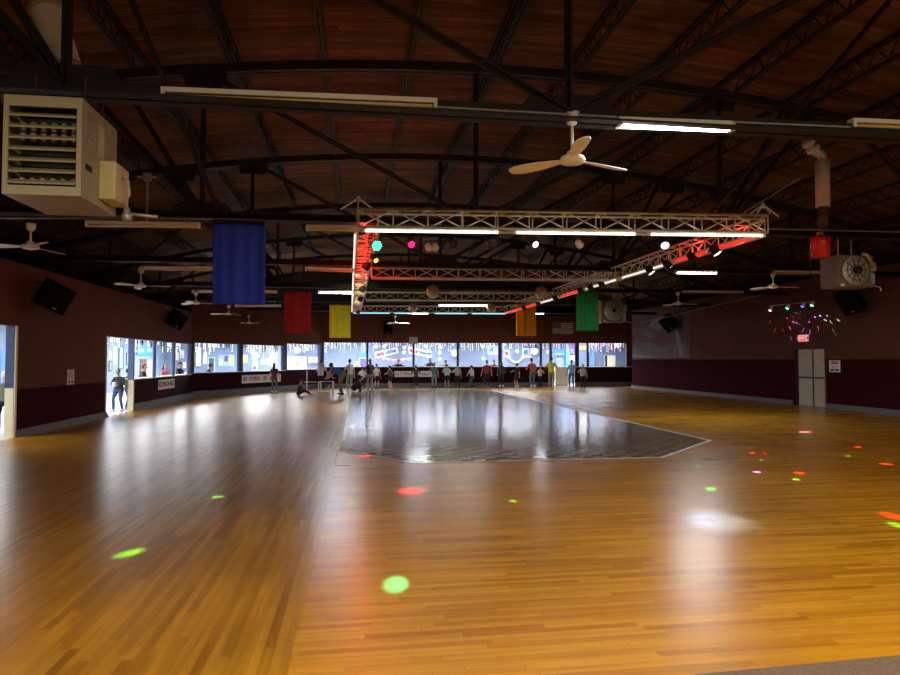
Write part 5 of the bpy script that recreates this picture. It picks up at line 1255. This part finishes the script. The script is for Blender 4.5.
person('person in pale grey top behind the man in blue', at(350, 391), BACK + .4, 1.70, (.5, .46, .42), (.24, .22, .20), 0, 'dark', bend=.1, lh=(-.25, .25, .95))
person('person in black crouched low beside the man in blue', at(355.5, 394), -1.9, 1.5, DK, DK, 0, 'dark', pelvis=(0, -.08, .36), feet=((-.16, .18, .08), (.18, .30, .08)), lh=(-.16, .42, .34), rh=(.2, .42, .4), bend=.75, sleeve='long', wide=1.35, hl='long')
person('small child in white and black near the crouched person', at(362.5, 388.8), BACK, 1.28, WHT, DK, 0, 'dark', sleeve='long', skates=True, shoe=DK, **ONR)
person('tall girl with long brown hair in black top and grey leggings', at(370, 390.8), BACK + .15, 1.70, DK, (.22, .20, .20), 0, 'brown', hl='long', skates=True, shoe=(.2, .18, .18))
person('girl in white shirt and black shorts facing the end wall', at(376.5, 388.5), BACK - .3, 1.42, (.66, .64, .62), DK, 0, 'dark', legs='short', skates=True, shoe=(.15, .13, .14), lh=(-.25, .3, 1.0))
person('child in dark shirt and pink skates at the end of the sign', at(391, 388.6), BACK + .8, 1.34, (.06, .06, .065), DK, 0, 'dark', legs='short', skates=True, shoe=(.62, .36, .38), lh=(-.3, .3, 1.1), rh=(.25, .35, 1.05), bend=.25, cap=(.2, .2, .2))
person('person in black leaning over the counter above the long sign', behind(398, .75), PI, 1.78, DK, DK, 1, 'brown', bend=.45, lh=(-.25, .4, 1.3), rh=(.25, .4, 1.3), sleeve='long')
person('small child in black before the middle of the long sign', at(416, 388.2), BACK, 1.36, (.05, .05, .05), DK, 0, 'dark', sleeve='long', skates=True, shoe=(.5, .45, .45), **ONR)
person('dark haired girl behind the counter at the end of the long sign', behind(430.5, .7), PI - .3, 1.80, DK, DK, 1, 'dark', hl='long', bend=.25, lh=(-.2, .4, 1.25), rh=(.2, .4, 1.25))
person('girl in teal top and jeans at the end of the long sign', at(434, 388.2), BACK - .3, 1.52, (.05, .14, .12), (.24, .29, .34), 0, 'blond', skates=True, shoe=DK, hl='tail', lh=(-.3, .3, 1.05), bend=.15)
person('person in dark cap behind the counter beside the teal girl', behind(445.3, .7), PI, 1.66, (.10, .08, .08), DK, 1, 'dark', cap=(.03, .03, .035), bend=.3, lh=(-.25, .4, 1.25), rh=(.25, .4, 1.25))
person('child in pale green shirt and black shorts', at(447, 387.8), BACK, 1.42, (.34, .44, .40), DK, 0, 'dark', legs='short', skates=True, shoe=(.42, .38, .38), wide=1.15, **ONR)
person('child in grey top by a window post', at(457.5, 387.8), BACK - .4, 1.42, (.32, .30, .30), DK, 0, 'dark', sleeve='short', skates=True, shoe=DK, lh=(-.32, .28, 1.15), bend=.1)
person('small child in white top alone before a dark half wall', at(472, 387.6), BACK + .7, 1.34, (.6, .6, .62), (.07, .08, .12), 0, 'dark', sleeve='long', skates=True, shoe=DK, lh=(-.1, .4, .95), bend=.1)
person('person in red shirt with bare arms and black trousers', at(487, 388), BACK, 1.64, (.28, .015, .018), DK, 0, 'dark', skates=True, shoe=(.14, .12, .12), lh=(-.34, .12, .84), rh=(.34, .12, .84), wide=1.1)
person('person in dark top and pale scarf behind the counter', behind(493.5, .7), PI + .3, 1.68, (.09, .08, .08), DK, 1, 'dark', bend=.15)
person('person in charcoal top with white skates', at(501.5, 387.6), BACK, 1.56, (.05, .055, .065), DK, 0, 'dark', skates=True, shoe=(.75, .74, .72), sleeve='long', hl='long', rh=(.34, .35, 1.05), lh=(-.25, .15, .9))
person('child in black with bare legs and white skates', at(517, 388.2), BACK + .5, 1.46, DK, DK, 0, 'dark', legs='short', skates=True, shoe=(.75, .72, .68), lh=(-.28, .3, 1.15))
person('person in salmon red shirt and jeans with white skates', at(533, 387.8), BACK + .25, 1.78, (.48, .075, .06), (.10, .135, .17), 0, 'dark', skates=True, shoe=(.75, .73, .7), bend=.25, lh=(-.2, .42, 1.08), rh=(.25, .42, 1.08), wide=1.1)
person('small child in pale pink holding on beside the salmon shirt', at(540, 387.2), BACK - .7, 1.3, (.46, .38, .38), DK, 0, 'blond', skates=True, shoe=DK, **ONR)
person('man in yellow vest and khaki trousers beside the cream counter', at(551.5, 387.6), BACK - .35, 1.82, (.66, .60, .03), (.30, .24, .17), 1, 'dark', shoe=DK, cap=DK, lh=(-.34, .26, 1.05), rh=(.2, .34, 1.2), wide=1.05)
person('man in pale blue shirt standing in the far doorway', at(572.5, 388) + V((0, .15, 0)), PI - .6, 1.66, (.22, .34, .55), (.09, .10, .13), 1, 'dark', shoe=DK, lh=(-.2, .32, 1.05), rh=(.28, .1, .85))
person('child in grey hooded top and black leggings outside the narrow window', at(583, 389), BACK - .5, 1.42, (.30, .28, .27), DK, 0, 'blond', sleeve='long', skates=True, shoe=DK, wide=1.15, lh=(-.28, .34, 1.1), bend=.12)

# white tubular frames on the rink
def frame_thing(name, label, cat, loc, tubes, rz=0):
    t = thing(name, label, cat, loc, rz)
    for nm, pts in tubes: MB().tube(pts, .024, 8).build(nm, M_whitep, t, True)
    return t
p = at(306.8, 393.5); q = on_y(318, 382, p.y); L = q.x - p.x; hz = on_y(306.8, 370.5, p.y).z; bz = on_y(306.8, 382, p.y).z
frame_thing('barrier_post', 'white post with a side rail beside the seated child', 'barrier', p, [('post', [(0, 0, 0.02), (0, 0, hz)]), ('rail', [(-.12, 0, bz), (L - .06, 0, bz)]), ('foot', [(-.25, 0, .025), (.25, 0, .025)]), ('foot', [(0, -.25, .025), (0, .25, .025)])])
p = at(318.6, 395); L = on_y(333.5, 390, p.y).x - p.x; bz = on_y(326, 382, p.y).z
frame_thing('skating_frame', 'white tubular skating aid held by the child in tan', 'skating aid', p, [('leg', [(0, 0, .02), (0, 0, bz)]), ('leg', [(L, 0, .02), (L, 0, bz)]), ('leg', [(.06, .7, .02), (.06, .7, bz)]), ('leg', [(L - .06, .7, .02), (L - .06, .7, bz)]), ('handle', [(0, 0, bz), (.06, .7, bz), (L - .06, .7, bz), (L, 0, bz)]), ('rail', [(0, 0, .16), (L, 0, .16)])])

# ---- bake the remeshed figures
bpy.context.view_layer.update()
dg = bpy.context.evaluated_depsgraph_get()
baked = []
for o, extra in PEND:
    me = bpy.data.meshes.new_from_object(o.evaluated_get(dg)); baked.append((o, me, extra))
for o, me, extra in baked:
    m = o.data.materials[0]; nm = o.name
    if extra is not None:
        vs = [tuple(v.co) for v in me.vertices]; fs = [tuple(p.vertices) for p in me.polygons]; n = len(vs)
        vs += extra.v; fs += [tuple(i + n for i in f) for f in extra.f]
        me = bpy.data.meshes.new('body'); me.from_pydata(vs, [], fs)
    me.materials.clear(); me.materials.append(m)
    for p in me.polygons: p.use_smooth = True
    o.modifiers.clear(); o.data = me
